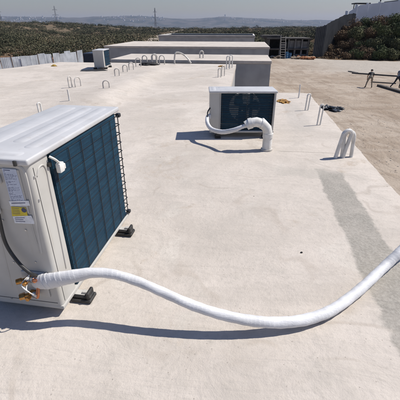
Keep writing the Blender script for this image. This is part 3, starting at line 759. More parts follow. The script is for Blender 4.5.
# insulated lines into the gooseneck
hl_ = thing('insulated_line_pair', 'pair of thin white insulated lines sagging from the far unit into the curved pipe', 'hose', m1)
for s_, off in ((0, 0), (1, .035)):
    pp = [atd(250, 124 + s_, gd), atd(243, 126.5, gd - .02), atd(233, 130 + off * 20, gd + .0), atd(222, 131.5 + off * 25, gd + .12), atd(212, 129 + off * 20, gd + .25), atd(207.5, 123 + off * 30, gd + .36), atd(207.5, 117 + off * 40, gd + .50), atd(210.5, 115 + off * 60, gd + .58)]
    bm = BM(); tube(bm, [p - m1 for p in catmull(pp, 8)], .024, 12, rfun=lambda s, a, i: .024 * (1 + .04 * math.sin(s * 160 + a))); obj('line', bm, TAPE, hl_, smooth=True)
bm = BM(); tube(bm, [p - m1 for p in catmull([atd(210, 108, gd + .55), atd(207.8, 112, gd + .5), atd(207.5, 117, gd + .46), atd(207.6, 122, gd + .4)], 6)], .009, 8); obj('cable', bm, CABLE, hl_, smooth=True)

# the long wrapped hose
def hp(x, y, z): return at(x, y, z)
HP = [(36, 281, .232), (42, 281.5, .246), (49, 281, .258), (60, 279, .272), (75, 276, .287), (90, 273, .294), (105, 273, .290), (118, 275.3, .280), (130, 278.8, .267), (142, 283.2, .250), (160, 291, .222), (180, 300, .185), (200, 308, .150), (225, 315.5, .115), (250, 320.5, .084), (270, 322.4, .064), (290, 322, .051), (310, 318.5, .043), (330, 311, .038), (348, 299, .036), (365, 285, .040), (385, 266, .070), (400, 252, .128), (420, 233, .21), (445, 212, .29)]
hpts = catmull([hp(*p) for p in HP], 36)
o0 = hpts[0].copy(); bm = BM(); s_ = 0; rings = []; SG = 28
for i, p in enumerate(hpts):
    t_ = (hpts[min(i + 1, len(hpts) - 1)] - hpts[max(i - 1, 0)]).normalized()
    if i: s_ += (p - hpts[i - 1]).length
    sd = t_.cross(Vector((0, 0, 1))).normalized(); up = sd.cross(t_)
    k_ = min(1, max(0, (s_ - .10) / .30)); k_ = k_ * k_ * (3 - 2 * k_); k2 = min(1, max(0, (s_ - .7) / .7))
    rv = .043 + (.0245 - .043) * k_ + .005 * k2; rh = .026 + (.0235 - .026) * k_ + .006 * k2
    ring = []
    for j in range(SG):
        a_ = 2 * math.pi * j / SG
        ph_ = (s_ / .021 + .35 * math.sin(s_ * 23) + a_ / (2 * math.pi)) % 1
        w_ = .00035 * (ph_ ** 2) * (1 + .8 * math.sin(s_ * 17)) + .0006 * math.sin(s_ * 41 + 2 * a_) + .0005 * math.sin(s_ * 97 - a_)
        if s_ < .3: w_ += .0016 * (1 + .8 * math.sin(s_ * 90)) * (ph_ ** 2) * (1 - s_ / .3)
        ring.append(bm.verts.new(p - o0 + sd * math.cos(a_) * (rh + w_) + up * math.sin(a_) * (rv + w_)))
    rings.append(ring)
for a_, b_ in zip(rings, rings[1:]):
    for j in range(SG): bm.faces.new((a_[j], a_[(j + 1) % SG], b_[(j + 1) % SG], b_[j]))
bm.faces.new(rings[0][::-1]); bm.faces.new(rings[-1])
ho = obj('insulated_hose', bm, TAPE, None, o0, smooth=False)
for p in ho.data.polygons: p.use_smooth = True
tag(ho, 'long white tape wrapped hose curving across the roof from the brass valves', 'hose')

# ------------------------------------------------------------------ pipe loops sticking out of the roof
def loop(label, px, py, ytop, wpx, r, ori=20.0, mat=None, kind='loop', lean=0.0, group='plastic pipe loops standing on the roof', dup=None, zbase=0.0):
    b = at(px, py, zbase); h = max(.05, hz(ytop, b.y) - zbase); w = wpx / F * b.y / .98
    ca, sa = math.cos(R(ori)), math.sin(R(ori))
    bm = BM()
    def one(dx, dy, hh, ww, ln):
        ra = ww / 2; pts = []
        for x, z in [(-ra, -.01), (-ra * 1.02, hh * .35), (-ra * 1.05, hh - ra * 1.15)] + [(-ra * math.cos(R(a)), hh - ra + ra * math.sin(R(a))) for a in range(20, 161, 20)] + [(ra * 1.05, hh - ra * 1.15), (ra, hh * .35), (ra, -.01)]:
            k_ = max(z, 0) / hh
            pts.append(Vector((dx + x * ca + ln * k_, dy + x * sa, z)))
        tube(bm, catmull(pts, 4), r, 10)
    if kind == 'pole': tube(bm, catmull([(0, 0, -.01), (.004, 0, h * .5), (.0, .004, h)], 4), r, 10); one(.05, .02, h * .15, .04, 0) if False else None
    else: one(0, 0, h, w, lean)
    if dup:
        t = thing('pipe_loop', label, 'pipe', b, 0, group); obj('hose_bend', bm, mat or PVC, t, smooth=True)
        bm = BM(); one(dup[0], dup[1], h * dup[2], w * dup[3], -lean + dup[4]); obj('hose_bend', bm, mat or PVC, t, smooth=True); return t
    o = obj('pipe_loop' if kind != 'pole' else 'pipe_stub', bm, mat or PVC, None, b, smooth=True)
    return tag(o, label, 'pipe', group if kind != 'pole' else None)
loop('thick double white hose loop at the right roof edge, nearest of the loops', 339, 157.5, 130.5, 8, .022, 5, lean=.05, dup=(.10, .03, .93, 1.25, .03))
loop('thin white pipe loop by the right roof edge, nearer of the two slim ones', 318.5, 125, 104.5, 3.4, .0105, 12, PVC, lean=.01)
loop('thin white pipe loop by the right roof edge, farther of the two slim ones', 306.5, 110.2, 94, 3.0, .0115, 12, PVC, lean=.01)
loop('single upright white pipe stub near the back right roof corner', 298.5, 97.8, 84.5, 2, .014, 20, PVC, kind='pole')
loop('white pipe loop directly behind the near unit, beside its lid', 42, 119, 103, 3.2, .014, 60, PVC)
loop('upright white pipe stub behind the near unit, before the double loop', 70, 104.5, 89.5, 2, .016, 60, PVC, kind='pole')
loop('double white hose loop on the left of the roof behind the near unit', 71, 88.5, 76.5, 3.5, .014, 60, PVCD, dup=(.17, .05, .92, 1.9, .0))
loop('pale grey loop alone between the double loop and the loop row', 107, 92.5, 80.5, 5.5, .013, 10, PVCD)
loop('grey loop right of the small distant unit, front of the loop row', 117.5, 78, 68.5, 4, .015, 15, PVCD)
loop('grey loop second in the row right of the small distant unit', 125.5, 73.5, 65, 4, .016, 15, PVCD)
loop('grey loop third in the row right of the small distant unit', 131.5, 70.5, 62.5, 4, .017, 15, PVCD)
loop('grey loop fourth in the row, near the back edge of the roof', 138.5, 66.5, 58, 4.5, .018, 15, PVCD)
loop('tangle of two grey loops at the back edge of the roof by the dark bag', 145, 64.5, 55.5, 4, .02, 10, PVCD, dup=(.35, .05, 1.1, 1.0, 0))
loop('pair of grey loops right of the dark bag at the back edge', 155, 64.0, 54, 4, .02, 10, PVCD, dup=(.3, -.2, .9, 1.1, .0))
loop('pair of white loops at the back right corner of the roof section', 228, 69.0, 56, 3, .018, 10, PVC, dup=(.12, .4, 1.0, 1.0, 0))
loop('white loops beside the orange stain behind the far unit', 223, 76.0, 66, 3, .014, 30, PVCD, dup=(-.12, -.3, .9, 1.0, 0))
# slack hose arching at the back edge
q0 = at(174.5, 63.8); ps = [(174.5, 63.8, q0.y), (174.5, 58, q0.y), (175.5, 53.2, q0.y), (179, 52.6, q0.y), (184, 55, q0.y - .05), (188, 59, q0.y - .1), (191, 63.2, q0.y - .15)]
bm = BM(); tube(bm, [atd(*p) - q0 for p in [(174.5, 63.8, q0.y)] + ps[1:]] if False else [p - q0 for p in catmull([atd(*p) for p in ps], 6)], .03, 10)
tag(obj('arched_hose', bm, PVCD, None, q0, smooth=True), 'grey hose arching over at the back edge in the middle of the roof', 'hose')
bl = at(201.5, 58); loop('small grey loop standing on the second block roof', 201.5, 58, 51, 3, .03, 10, PVCD)
# foam lumps, debris and one painted shadow
def lump(name, label, cat, px, py, rx_, ry_, rz_, mat, seed, rough=.45):
    b = at(px, py); bm = BM(); blob(bm, (0, 0, 0), (rx_, ry_, rz_), 4, rough, 2.2, seed)
    return tag(obj(name, bm, mat, None, (b.x, b.y, 0.0), smooth=True), label, cat)
lump('spilled_foam', 'orange brown lump of hardened foam on the roof right of the far unit', 'foam', 283.5, 101.5, .115, .17, .022, FOAM, 2, .6)
lump('spilled_foam', 'small orange lump by the loops at the back corner behind the far unit', 'foam', 221.5, 66.5, .12, .16, .03, FOAM, 5, .6)
lump('foam_pad', 'yellow pad lying at the left back edge of the roof near the fence', 'foam', 54, 66.3, .10, .08, .06, M('mustard_foam', (.42, .28, .05), (.30, .19, .04), 8, .8), 9, .3)
lump('dark_bag', 'small dark bag lying among the loops at the back edge of the roof', 'bag', 149, 65.0, .38, .22, .10, BLACK, 11, .4)
lump('pebble', 'small dark pebble alone in the middle of the near roof', 'stone', 301.5, 252.5, .008, .006, .006, BLACK, 12, .4)
b_ = at(94, 70.3); bm = BM(); blob(bm, (0, 0, 0), (.42, .30, .012), 3, .3, 1.8, 3)  # thin black sheet standing in for the small unit's shadow on the roof
tag(obj('painted_shadow', bm, BLACK, None, (b_.x, b_.y - .02, .004), smooth=True), 'flat black sheet painted as the shadow under the small distant unit', 'mat')

# ------------------------------------------------------------------ corrugated fence left, container
fp = [(-28, 63.5), (0, 58), (20, 56.5), (52, 53.6), (81.5, 50.4)]
ftop = [at(x, y, GZ + 2.0) for x, y in fp]
fl = thing('corrugated_fence', 'pale corrugated sheet fence with uneven sheets beyond the left roof edge', 'fence', ftop[0] * 1.0)
fl.location.z = GZ
fo = Vector(fl.location)
SHEET = M('galvanised_sheet', (.74, .77, .80), (.58, .61, .64), 1.5, .6, .004, 5, .0)
tot = []; L = 0
for a, b_ in zip(ftop, ftop[1:]):
    n = max(1, int((b_ - a).length / .95))
    for i in range(n): tot.append((a.lerp(b_, i / n), a.lerp(b_, (i + 1) / n)))
rr_ = random.Random(11)
for a, b_ in tot:
    bm = BM(); d_ = (b_ - a); d_.z = 0; ln = d_.length; dn = d_.normalized(); nn = Vector((-dn.y, dn.x, 0))
    zt = rr_.uniform(1.88, 2.10); tilt = rr_.uniform(-.05, .05); lean = rr_.uniform(-.12, .12); n = 24
    lo, hi = [], []
    for i in range(n + 1):
        s = ln * (i / n) * 1.01; off = .014 * math.sin(i * math.pi * .5) + (.02 if rr_.random() < .1 else 0)
        p = a - fo + dn * s + nn * off; p.z = 0
        lo.append(bm.verts.new(p + Vector((0, 0, rr_.uniform(.0, .02))))); hi.append(bm.verts.new(p + dn * tilt + nn * lean + Vector((0, 0, zt + tilt * s))))
    for i in range(n): bm.faces.new((lo[i], lo[i + 1], hi[i + 1], hi[i]))
    g_ = bmesh.ops.solidify(bm, geom=bm.faces[:], thickness=.006)
    if rr_.random() < .04: bm.free(); continue
    obj('sheet', bm, SHEET, fl)
for a, b_ in tot[::3]:
    bm = BM(); p = a - fo; bar(bm, (p.x, p.y + .12, 0), (p.x, p.y + .12, 2.2), .07); obj('post', bm, M('rust_post', (.12, .08, .06), None, 5, .8), fl)
# rubble behind and under the fence
rb = BM(); rr_ = random.Random(5)
for i in range(160):
    x = rr_.uniform(-22, -14.5); y = 28 + (x + 22) * 1.6 + rr_.uniform(-1.5, 2.5); s = rr_.uniform(.06, .28)
    blob(rb, (x, y, float(g(x, y)) + s * .3), (s * rr_.uniform(.7, 1.6), s, s * .6), 1, .5, 2, i)
tag(obj('rubble', rb, M('red_rubble', (.26, .13, .08), (.34, .27, .21), 1, .95)), 'reddish rubble along the foot of the corrugated fence', 'rubble', kind='stuff')
ct = at(84, 61.3, -.4); fwdc = 27.0
c0 = atd(83.5, 53.2, fwdc); c1 = atd(96, 53.0, fwdc + .3)
t = thing('blue_container', 'dark blue steel container between the corrugated fence and the small distant unit', 'container', (c0.x, fwdc, GZ), -PHI)
NAVY = M('navy_paint', (.022, .035, .065), (.03, .045, .075), 1.5, .55)
bm = BM(); Lc = (c1.x - c0.x) * 1.05; Hh = c0.z - GZ; n = 26; lo, hi = [], []
box(bm, 0, Lc, .04, 2.4, .1, Hh - .05)
for i in range(n):
    if i % 2: box(bm, Lc * i / n, Lc * (i + 1) / n, .0, .038, .12, Hh - .08)
obj('wall', bm, NAVY, t)
bm = BM()
for (x0, x1, z0, z1) in ((-.05, .0, 0, Hh), (Lc, Lc + .06, 0, Hh), (0, Lc, Hh - .08, Hh), (0, Lc, 0, .1)): box(bm, x0, x1, -.03, 2.45, z0, z1)
obj('frame', bm, NAVY, t)

# ------------------------------------------------------------------ shack and junk at the far end of the lot
sx0 = at(268, 58.5, GZ); sx1 = at(313, 58.8, GZ); sd = sx0.y + 1.0
sh = thing('unfinished_shack', 'dark two storey concrete shack with open bays at the far end of the lot', 'shed', (sx0.x, sd, GZ), -R(1))
Wd = sx1.x - sx0.x - .4; DKC = M('dark_weathered_concrete', (.10, .09, .08), (.055, .05, .045), .9, .95, .02, 6); PLC = M('pale_sheet_panel', (.19, .19, .187), (.12, .118, .115), 1.5, .85)
Hs = hz(38, sd) - GZ; Hm = hz(49, sd) - GZ; print('shack', Wd, Hs, Hm, sd)
bm = BM(); box(bm, -.2, Wd + .2, -.15, 4.4, Hs - .18, Hs); box(bm, -.8, Wd * .35, .6, 4.0, Hs - .001 + .02, Hs + .35); obj('roof', bm, DKC, sh)
bm = BM(); box(bm, 0, Wd, -.1, 4.2, Hm - .12, Hm + .08); obj('floor_slab', bm, DKC, sh)
bm = BM(); box(bm, 0, Wd, 3.9, 4.1, 0, Hs - .181); box(bm, 0, .15, .1, 3.9, 0, Hs - .181); box(bm, Wd - .15, Wd, .1, 3.9, 0, Hs - .181); obj('back_wall', bm, DKC, sh)
for fx in (.02, .30, .50, .66, .82, .98):
    bm = BM(); box(bm, Wd * fx - .12, Wd * fx + .12, .1, .34, 0, Hm - .121); box(bm, Wd * fx - .10, Wd * fx + .10, .1, .3, Hm + .081, Hs - .181); obj('pillar', bm, PLC, sh)
for (a, b_, z0, z1) in ((.53, .80, Hm + .1, Hs - .35), (.84, .965, Hm + .1, Hs - .5), (.70, .96, .0, Hm * .42), (.32, .47, Hm + .15, Hs - .6)):
    bm = BM(); box(bm, Wd * a, Wd * b_, .4, .5, z0, z1); obj('infill_panel', bm, PLC, sh)
ld0 = at(281, 58, GZ); sl = thing('site_ladder', 'pale wooden ladder leaning against the dark shack', 'ladder', (ld0.x, sd - 1.3, GZ))
hl2 = hz(36, sd) - GZ
for s_ in (-.38, .38):
    bm = BM(); bar(bm, (s_, 0, 0), (s_, 1.05, hl2), .09); obj('rail', bm, M('ladder_wood', (.36, .33, .28), None, 3, .8), sl)
bm = BM()
for i in range(9): k_ = (i + .7) / 9.3; bar(bm, (-.38, 1.05 * k_, hl2 * k_), (.38, 1.05 * k_, hl2 * k_), .10, .07)
obj('rungs', bm, M('ladder_wood_pale', (.40, .37, .32), None, 3, .8), sl)
def barrel(label, px, py, mat, r=.3, h=.9, cat='barrel'):
    p = at(px, py, GZ); t = thing('drum', label, cat, p)
    bm = BM(); tube(bm, [(0, 0, 0), (0, 0, h * .32), (0, 0, h * .34), (0, 0, h * .36), (0, 0, h * .66), (0, 0, h * .68), (0, 0, h * .70), (0, 0, h)], [r, r, r * 1.05, r, r, r * 1.05, r, r], 20); obj('shell', bm, mat, t, smooth=True)
    bm = BM(); cyl(bm, (0, 0, h), (0, 0, h + .02), r * 1.02, r * 1.02, 20); obj('lid', bm, mat, t)
BLU = M('blue_plastic', (.03, .12, .24), (.025, .09, .18), 3, .5)
barrel('blue plastic drum standing at the foot of the ladder', 286, 58.4, BLU)
barrel('blue plastic drum right of the other blue drum, before the shack', 289.5, 58.2, BLU, .28, .75)
jr = random.Random(9); items = [(273, 57.8, 'grey'), (277, 58.3, 'tan'), (296, 58.9, 'tan'), (300, 58.6, 'orange'), (304, 59.3, 'orange'), (309, 59.0, 'tan'), (313, 59.6, 'orange')]
cols = {'grey': (.30, .31, .32), 'tan': (.34, .27, .20), 'orange': (.34, .14, .06)}
names = {'grey': 'heap of grey rubble left of the ladder', 'tan': '', 'orange': ''}
txt = ['heap of grey concrete pieces at the left foot of the shack', 'tan heap of sand between the ladder and the grey heap', 'tan heap of earth before the middle bay of the shack', 'orange brown heap of earth right of the tan heap before the shack', 'wider orange brown heap of earth before the right bay', 'tan heap of rubble at the right corner of the shack', 'orange brown heap at the toe of the grey sheet fence']
for i, (px, py, c) in enumerate(items):
    p = at(px, py, GZ); bm = BM()
    for j in range(16):
        s = jr.uniform(.10, .28); blob(bm, (jr.gauss(0, .42), jr.gauss(0, .25), s * .4 + max(0, .18 - abs(jr.gauss(0, .12)))), (s * 1.3, s, s * .7), 1, .5, 2, j)
    tag(obj('rubble_heap', bm, M('heap_' + str(i), cols[c], tuple(x * .6 for x in cols[c]), 3, .95), None, p), txt[i], 'heap')

# grey sheet fence climbing beside the bank
GF = M('dark_grey_sheet', (.070, .074, .082), (.045, .048, .054), .8, .65)
gf = [(312, 58, 27.5, 57.5), (317, 58, 26.5, 58), (322, 57, 24, 58.6), (326, 52, 21.5, 60.5), (331, 44, 19.5, 62), (336, 37, 17.5, 64), (341, 31, 15, 65.5), (346, 26.5, 14, 67), (351, 24, 13, 68.5), (355, 21, 13.2, 69.5)]
t = thing('grey_sheet_fence', 'dark grey sheet fence climbing the slope between shack and bank', 'fence', at(312, 58, GZ))
o0g = Vector(t.location)
for (a, b_) in zip(gf, gf[1:]):
    pa0, pa1 = atd(a[0], a[1], a[3]), atd(a[0], a[2], a[3]); pb0, pb1 = atd(b_[0], b_[1], b_[3]), atd(b_[0], b_[2] + .6, b_[3])
    bm = BM(); n = 12; lo, hi = [], []
    for i in range(n + 1):
        k_ = i / n; off = Vector((.03 * math.sin(i * math.pi / 2), -.03 * math.sin(i * math.pi / 2), 0))
        l = pa0.lerp(pb0, k_) + off; l.z = min(l.z, float(g(l.x, l.y))) - .2; h_ = pa1.lerp(pb1, k_) + off; h_.x, h_.y = l.x, l.y
        lo.append(bm.verts.new(l - o0g)); hi.append(bm.verts.new(h_ - o0g))
    for i in range(n): bm.faces.new((lo[i], lo[i + 1], hi[i + 1], hi[i]))
    bmesh.ops.solidify(bm, geom=bm.faces[:], thickness=.02); obj('sheet', bm, GF, t)

# white wall along the top of the bank
ww = thing('white_boundary_wall', 'long white wall running along the top of the bank at the upper right', 'wall', atd(346, 20, 72))
WW = M('white_wall_panel', (.76, .78, .80), (.66, .68, .70), .35, .8)
wp = [(347, 11.5, 24, 71.5), (357, 5, 22.5, 72), (368, 3.8, 20.5, 72.5), (380, 2.4, 19, 73), (400, .3, 17, 74), (440, -3.5, 13, 76)]
ow = Vector(ww.location)
for (a, b_) in zip(wp, wp[1:]):
    bm = BM(); q = []
    for (px, yt, yb, d_) in (a, b_):
        T, Bt = atd(px, yt, d_), atd(px, yb, d_); Bt.z = min(Bt.z, float(g(Bt.x, d_))) - .3
        for dy in (0, .2): q.append((bm.verts.new(Vector((Bt.x, d_ + dy, Bt.z)) - ow), bm.verts.new(Vector((Bt.x, d_ + dy, T.z)) - ow)))
    A0, A1, B0, B1 = q
    for fc in ((A0[0], B0[0], B0[1], A0[1]), (A1[0], B1[0], B1[1], A1[1]), (A0[1], B0[1], B1[1], A1[1]), (A0[0], A0[1], A1[1], A1[0]), (B0[0], B0[1], B1[1], B1[0])): bm.faces.new(fc)
    obj('panel', bm, WW, ww)
    T, Bt = atd(a[0], a[1], a[3]), atd(a[0], a[2], a[3]); bm = BM(); x_ = T.x - ow.x; y_ = a[3] - ow.y
    box(bm, x_ - .16, x_ + .16, y_ - .14, y_ + .34, Bt.z - ow.z - .3, T.z - ow.z + .12, .02, 1); obj('pier', bm, WW, ww)
STL = M('dark_steel', (.03, .032, .036), None, 5, .5)
def post(px, y0, y1, d_, label):
    p = atd(px, y0, d_); bm = BM(); zb_ = float(g(p.x, d_)); bar(bm, (0, 0, 0), (0, 0, hz(y1, d_) - zb_), .16); box(bm, -.25, .25, -.12, .12, hz(y1, d_) - zb_, hz(y1, d_) - zb_ + .14)
    tag(obj('lamp_post', bm, STL, None, (p.x, d_, zb_)), label, 'post')
post(379.5, 6, -1, 74.5, 'dark post rising behind the white wall at the top edge')
p = atd(356, 6, 78); tn_ = thing('site_canopy', 'small dark flat canopy showing above the left end of the white wall', 'canopy', (p.x, 78, hz(16, 78)))
bm = BM(); box(bm, -.6, 2.4, -1, 1, hz(3.5, 78) - hz(16, 78) - .1, hz(3.5, 78) - hz(16, 78) + .08); obj('roof', bm, STL, tn_)
for x in (-.4, 2.2): bm = BM(); bar(bm, (x, 0, -1), (x, 0, hz(3.5, 78) - hz(16, 78) - .1), .12); obj('leg', bm, STL, tn_)
p = atd(396, 2, 80); bm = BM(); zb_ = float(g(p.x, 80)); hh = hz(-2, 80) - zb_; prism(bm, [(-1.0, -2), (6, -2), (6, 3), (-1.0, 3)], 0, hh); 
for v in bm.verts:
    if v.co.z > .1 and v.co.x < 0: v.co.z -= .5
tag(obj('dark_shed', bm, STL, None, (p.x, 80, zb_)), 'dark shed top showing above the white wall at the right corner', 'shed')

# ------------------------------------------------------------------ things lying on the lot
def beam(label, p0, p1, w, h, mat, name='timber_beam', group=None):
    a, b_ = at(*p0, GZ), at(*p1, GZ); bm = BM(); d_ = b_ - a
    bar(bm, Vector((0, 0, h / 2)), d_ + Vector((0, 0, h / 2)), w, h)
    return tag(obj(name, bm, mat, None, a), label, 'beam', group)
DK = M('dark_timber', (.045, .042, .040), (.08, .072, .065), 2, .8)
beam('thick dark beam lying at the feet of the two workers, nearest of the beams', (378.5, 86.3), (408, 95), .32, .16, DK)
beam('long thin dark beam behind the workers, reaching past both', (352, 73.5), (408, 77.5), .22, .12, DK)
beam('dark beam lying between the two workers on the pale ground', (371, 82.3), (396, 84.0), .13, .08, DK)
beam('short dark board lying on the lot left of the workers', (349, 71.6), (357, 73.2), .3, .08, DK)
# black tarp on the ground by the roof edge
p = at(331, 109, GZ); bm = BM()
blob(bm, (-.25, 0, .06), (.36, .38, .15), 4, .7, 2.6, 4); blob(bm, (.35, -.05, .04), (.40, .24, .10), 4, .8, 3, 6); blob(bm, (.1, -.5, .03), (.35, .35, .07), 3, .7, 3, 8)
tag(obj('black_tarp', bm, M('black_plastic', (.014, .016, .020), (.03, .032, .036), 4, .4, .02, 6), None, p, smooth=True), 'crumpled black plastic tarp on the dirt just beyond the right roof edge', 'tarp')
st = BM(); sr = random.Random(21)
for i in range(330):
    px = sr.uniform(280, 420); py = sr.uniform(62, 175); q = at(px, py, GZ)
    if q.dot(V) < VR + .3 and q.dot(U) < 20: continue
    s = sr.uniform(.010, .030); blob(st, (q.x, q.y, GZ + s * .25), (s * 1.3, s, s * .7), 1, .4, 2, i)
tag(obj('loose_stones', st, M('loose_stone', (.44, .40, .35), (.28, .24, .20), 2, .95)), 'loose stones scattered over the dirt lot', 'stones', kind='stuff')

# ------------------------------------------------------------------ workers
SKIN = M('skin', (.30, .17, .11), (.26, .14, .09), 20, .6)
HAIR = M('dark_hair', (.015, .012, .010), None, 40, .7)
def person(label, loc, rotz, J, mats, hat=None):
    """J: joint positions (metres, local, x right, y forward). One skinned body."""
    root = thing('person', label, 'person', loc, rotz)
    E = [('pelvis', 'waist'), ('waist', 'chest'), ('chest', 'neck'), ('neck', 'head'), ('head', 'crown'), ('head', 'nose')]
    rad = dict(pelvis=.135, waist=.125, chest=.15, neck=.055, head=.085, crown=.06, nose=.022)
    mt = dict(pelvis=1, waist=0, chest=0, neck=2, head=2, crown=2, nose=2)
    for s in 'LR':
        E += [('chest', 'sh' + s), ('sh' + s, 'el' + s), ('el' + s, 'wr' + s), ('wr' + s, 'pa' + s), ('pelvis', 'hi' + s), ('hi' + s, 'kn' + s), ('kn' + s, 'an' + s), ('an' + s, 'to' + s)]
        rad.update({'sh' + s: .065, 'el' + s: .042, 'wr' + s: .028, 'pa' + s: .034, 'hi' + s: .095, 'kn' + s: .062, 'an' + s: .045, 'to' + s: .04})
        mt.update({'sh' + s: 0, 'el' + s: 2, 'wr' + s: 2, 'pa' + s: 2, 'hi' + s: 1, 'kn' + s: 1, 'an' + s: 1, 'to' + s: 3})
        w, p_ = Vector(J['wr' + s]), Vector(J['pa' + s]); d_ = (p_ - w).normalized(); side = d_.cross(Vector((0, 1, .2))).normalized()
        for i, (o_, ln) in enumerate(((-.028, .065), (-.010, .078), (.010, .072), (.027, .058))):
            k_ = 'f%d%s' % (i, s); J[k_] = tuple(p_ + side * o_ + d_ * ln); E.append(('pa' + s, k_)); rad[k_] = .009; mt[k_] = 2
        k_ = 'th' + s; J[k_] = tuple(w.lerp(p_, .5) + side * -.055 + d_ * .03); E.append(('wr' + s, k_)); rad[k_] = .010; mt[k_] = 2
    ks = list(J.keys()); ix = {k_: i for i, k_ in enumerate(ks)}
    me = bpy.data.meshes.new('body'); me.from_pydata([J[k_] for k_ in ks], [(ix[a], ix[b]) for a, b in E], [])
    o = bpy.data.objects.new('body', me); COL.objects.link(o)
    md = o.modifiers.new('skin', 'SKIN'); md.use_smooth_shade = True
    for i, k_ in enumerate(ks):
        me.skin_vertices[0].data[i].radius = (rad[k_], rad[k_] * (.72 if k_ in ('pelvis', 'waist', 'chest') else 1)); me.skin_vertices[0].data[i].use_root = (k_ == 'pelvis')
    sb = o.modifiers.new('sub', 'SUBSURF'); sb.levels = 1; sb.render_levels = 1
    bpy.context.view_layer.update()
    ev = bpy.data.meshes.new_from_object(o.evaluated_get(bpy.context.evaluated_depsgraph_get()))
    bpy.data.objects.remove(o); ev.name = 'body'
    for m_ in mats: ev.materials.append(m_)
    segs_ = [(Vector(J[a]), Vector(J[b]), mt[a], mt[b], a, b) for a, b in E]
    for p_ in ev.polygons:
        c = Vector(p_.center); best = None
        for a, b, ma, mb, na, nb in segs_:
            t_ = max(0, min(1, (c - a).dot(b - a) / max(1e-6, (b - a).length_squared))); dd = (c - a.lerp(b, t_)).length - (rad[na] * (1 - t_) + rad[nb] * t_)
            if best is None or dd < best[0]: best = (dd, ma if t_ < .5 else mb, na, t_)
        k_ = best[1]
        if best[2].startswith('sh'): k_ = 0 if best[3] < .55 else 2
        if best[2].startswith('kn'): k_ = 1 if best[3] < .85 else 3
        if best[2].startswith('an'): k_ = 3
        if best[2] == 'pelvis' and best[3] > .6 and k_ == 0: k_ = 0
        p_.material_index = k_; p_.use_smooth = True
    bd = bpy.data.objects.new('body', ev); COL.objects.link(bd); bd.parent = root
    h = Vector(J['head']); cr = Vector(J['crown']); ns = Vector(J['nose']); up = (cr - h).normalized(); bk = (h - ns).normalized()
    bm = BM(); blob(bm, h + up * .045 + bk * .022, (.094, .094, .090), 3, .12, 3, 1); obj('hair', bm, HAIR, root, smooth=True)
    for s_ in (-1, 1):
        sd_ = up.cross(bk).normalized() * s_
    return root
W1 = at(368.6, 88.0, GZ); S1 = 1.0
j1 = dict(pelvis=(0, 0, .86), waist=(.03, .13, 1.00), chest=(.07, .33, 1.15), neck=(.09, .47, 1.24), head=(.11, .56, 1.30), crown=(.12, .63, 1.38), nose=(.12, .66, 1.25),
          shL=(-.12, .37, 1.16), elL=(-.16, .46, .86), wrL=(-.12, .55, .66), paL=(-.09, .58, .58), shR=(.25, .35, 1.14), elR=(.29, .46, .87), wrR=(.26, .54, .65), paR=(.23, .57, .57),
          hiL=(-.12, 0, .84), knL=(-.21, .05, .46), anL=(-.29, -.02, .08), toL=(-.31, .15, .04), hiR=(.12, 0, .84), knR=(.17, .07, .46), anR=(.22, .0, .08), toR=(.25, .17, .04))
BLK = M('black_shirt', (.015, .016, .020), None, 20, .8); KHK = M('khaki_trousers', (.26, .22, .17), (.20, .17, .13), 12, .85); BOOT = M('work_boots', (.05, .035, .025), None, 20, .7)
person('worker in black shirt and pale trousers bending forward on the dirt lot', W1, R(-12), j1, [BLK, KHK, SKIN, BOOT])
W2 = at(395.8, 88.2, GZ)
j2 = dict(pelvis=(.02, 0, .86), waist=(.05, .05, 1.02), chest=(.13, .10, 1.24), neck=(.20, .13, 1.40), head=(.24, .15, 1.49), crown=(.27, .16, 1.58), nose=(.33, .20, 1.48),
          shL=(.04, .26, 1.30), elL=(.10, .42, 1.05), wrL=(.28, .46, .92), paL=(.35, .46, .88), shR=(.20, -.08, 1.29), elR=(.10, -.20, 1.03), wrR=(.20, -.22, .80), paR=(.23, -.21, .72),
          hiL=(0, .11, .84), knL=(-.13, .16, .46), anL=(-.42, .15, .11), toL=(-.30, .20, .04), hiR=(.03, -.11, .84), knR=(.22, -.12, .47), anR=(.17, -.14, .08), toR=(.34, -.12, .04))
person('worker in grey patterned shirt and dark trousers striding at the right edge', W2, 0.0, j2, [M('grey_patterned_shirt', (.34, .36, .38), (.12, .13, .15), 9, .8, lo=.46, hi=.54), M('dark_trousers', (.022, .026, .036), None, 12, .8), SKIN, BOOT])

# ------------------------------------------------------------------ pylons and far town
PYM = M('pylon_steel', (.22, .225, .24), None, 1, .7)
def pylon(label, px, ytop, d_, k_=1.0):
    p = atd(px, 24, d_); zb_ = float(g(p.x, d_)); H_ = hz(ytop, d_) - zb_
    t = thing('pylon', label, 'pylon', (p.x, d_, zb_), R(20))
    bm = BM(); n = 9; w0 = 4.4 * k_; w1 = .8 * k_; th_ = .42
    lv = [(H_ * (i / n) ** .9, w0 + (w1 - w0) * min(1, (i / n) * 1.25)) for i in range(n + 1)]
    for (z0, a0), (z1, a1) in zip(lv, lv[1:]):
        c0_ = [(a0, a0), (-a0, a0), (-a0, -a0), (a0, -a0)]; c1_ = [(a1, a1), (-a1, a1), (-a1, -a1), (a1, -a1)]
        for j in range(4):
            bar(bm, (*c0_[j], z0), (*c1_[j], z1), th_); bar(bm, (*c0_[j], z0), (*c1_[(j + 1) % 4], z1), th_ * .6); bar(bm, (*c1_[j], z1), (*c1_[(j + 1) % 4], z1), th_ * .6)
    obj('mast', bm, PYM, t)
    for fz, w in ((.66, 7.5), (.79, 6.5), (.91, 5)):
        bm = BM(); bar(bm, (-w * k_, 0, H_ * fz), (w * k_, 0, H_ * fz), .45, .35); bar(bm, (-w * k_, 0, H_ * fz), (0, 0, H_ * fz + 1.8), .3); bar(bm, (w * k_, 0, H_ * fz), (0, 0, H_ * fz + 1.8), .3); obj('crossarm', bm, PYM, t)
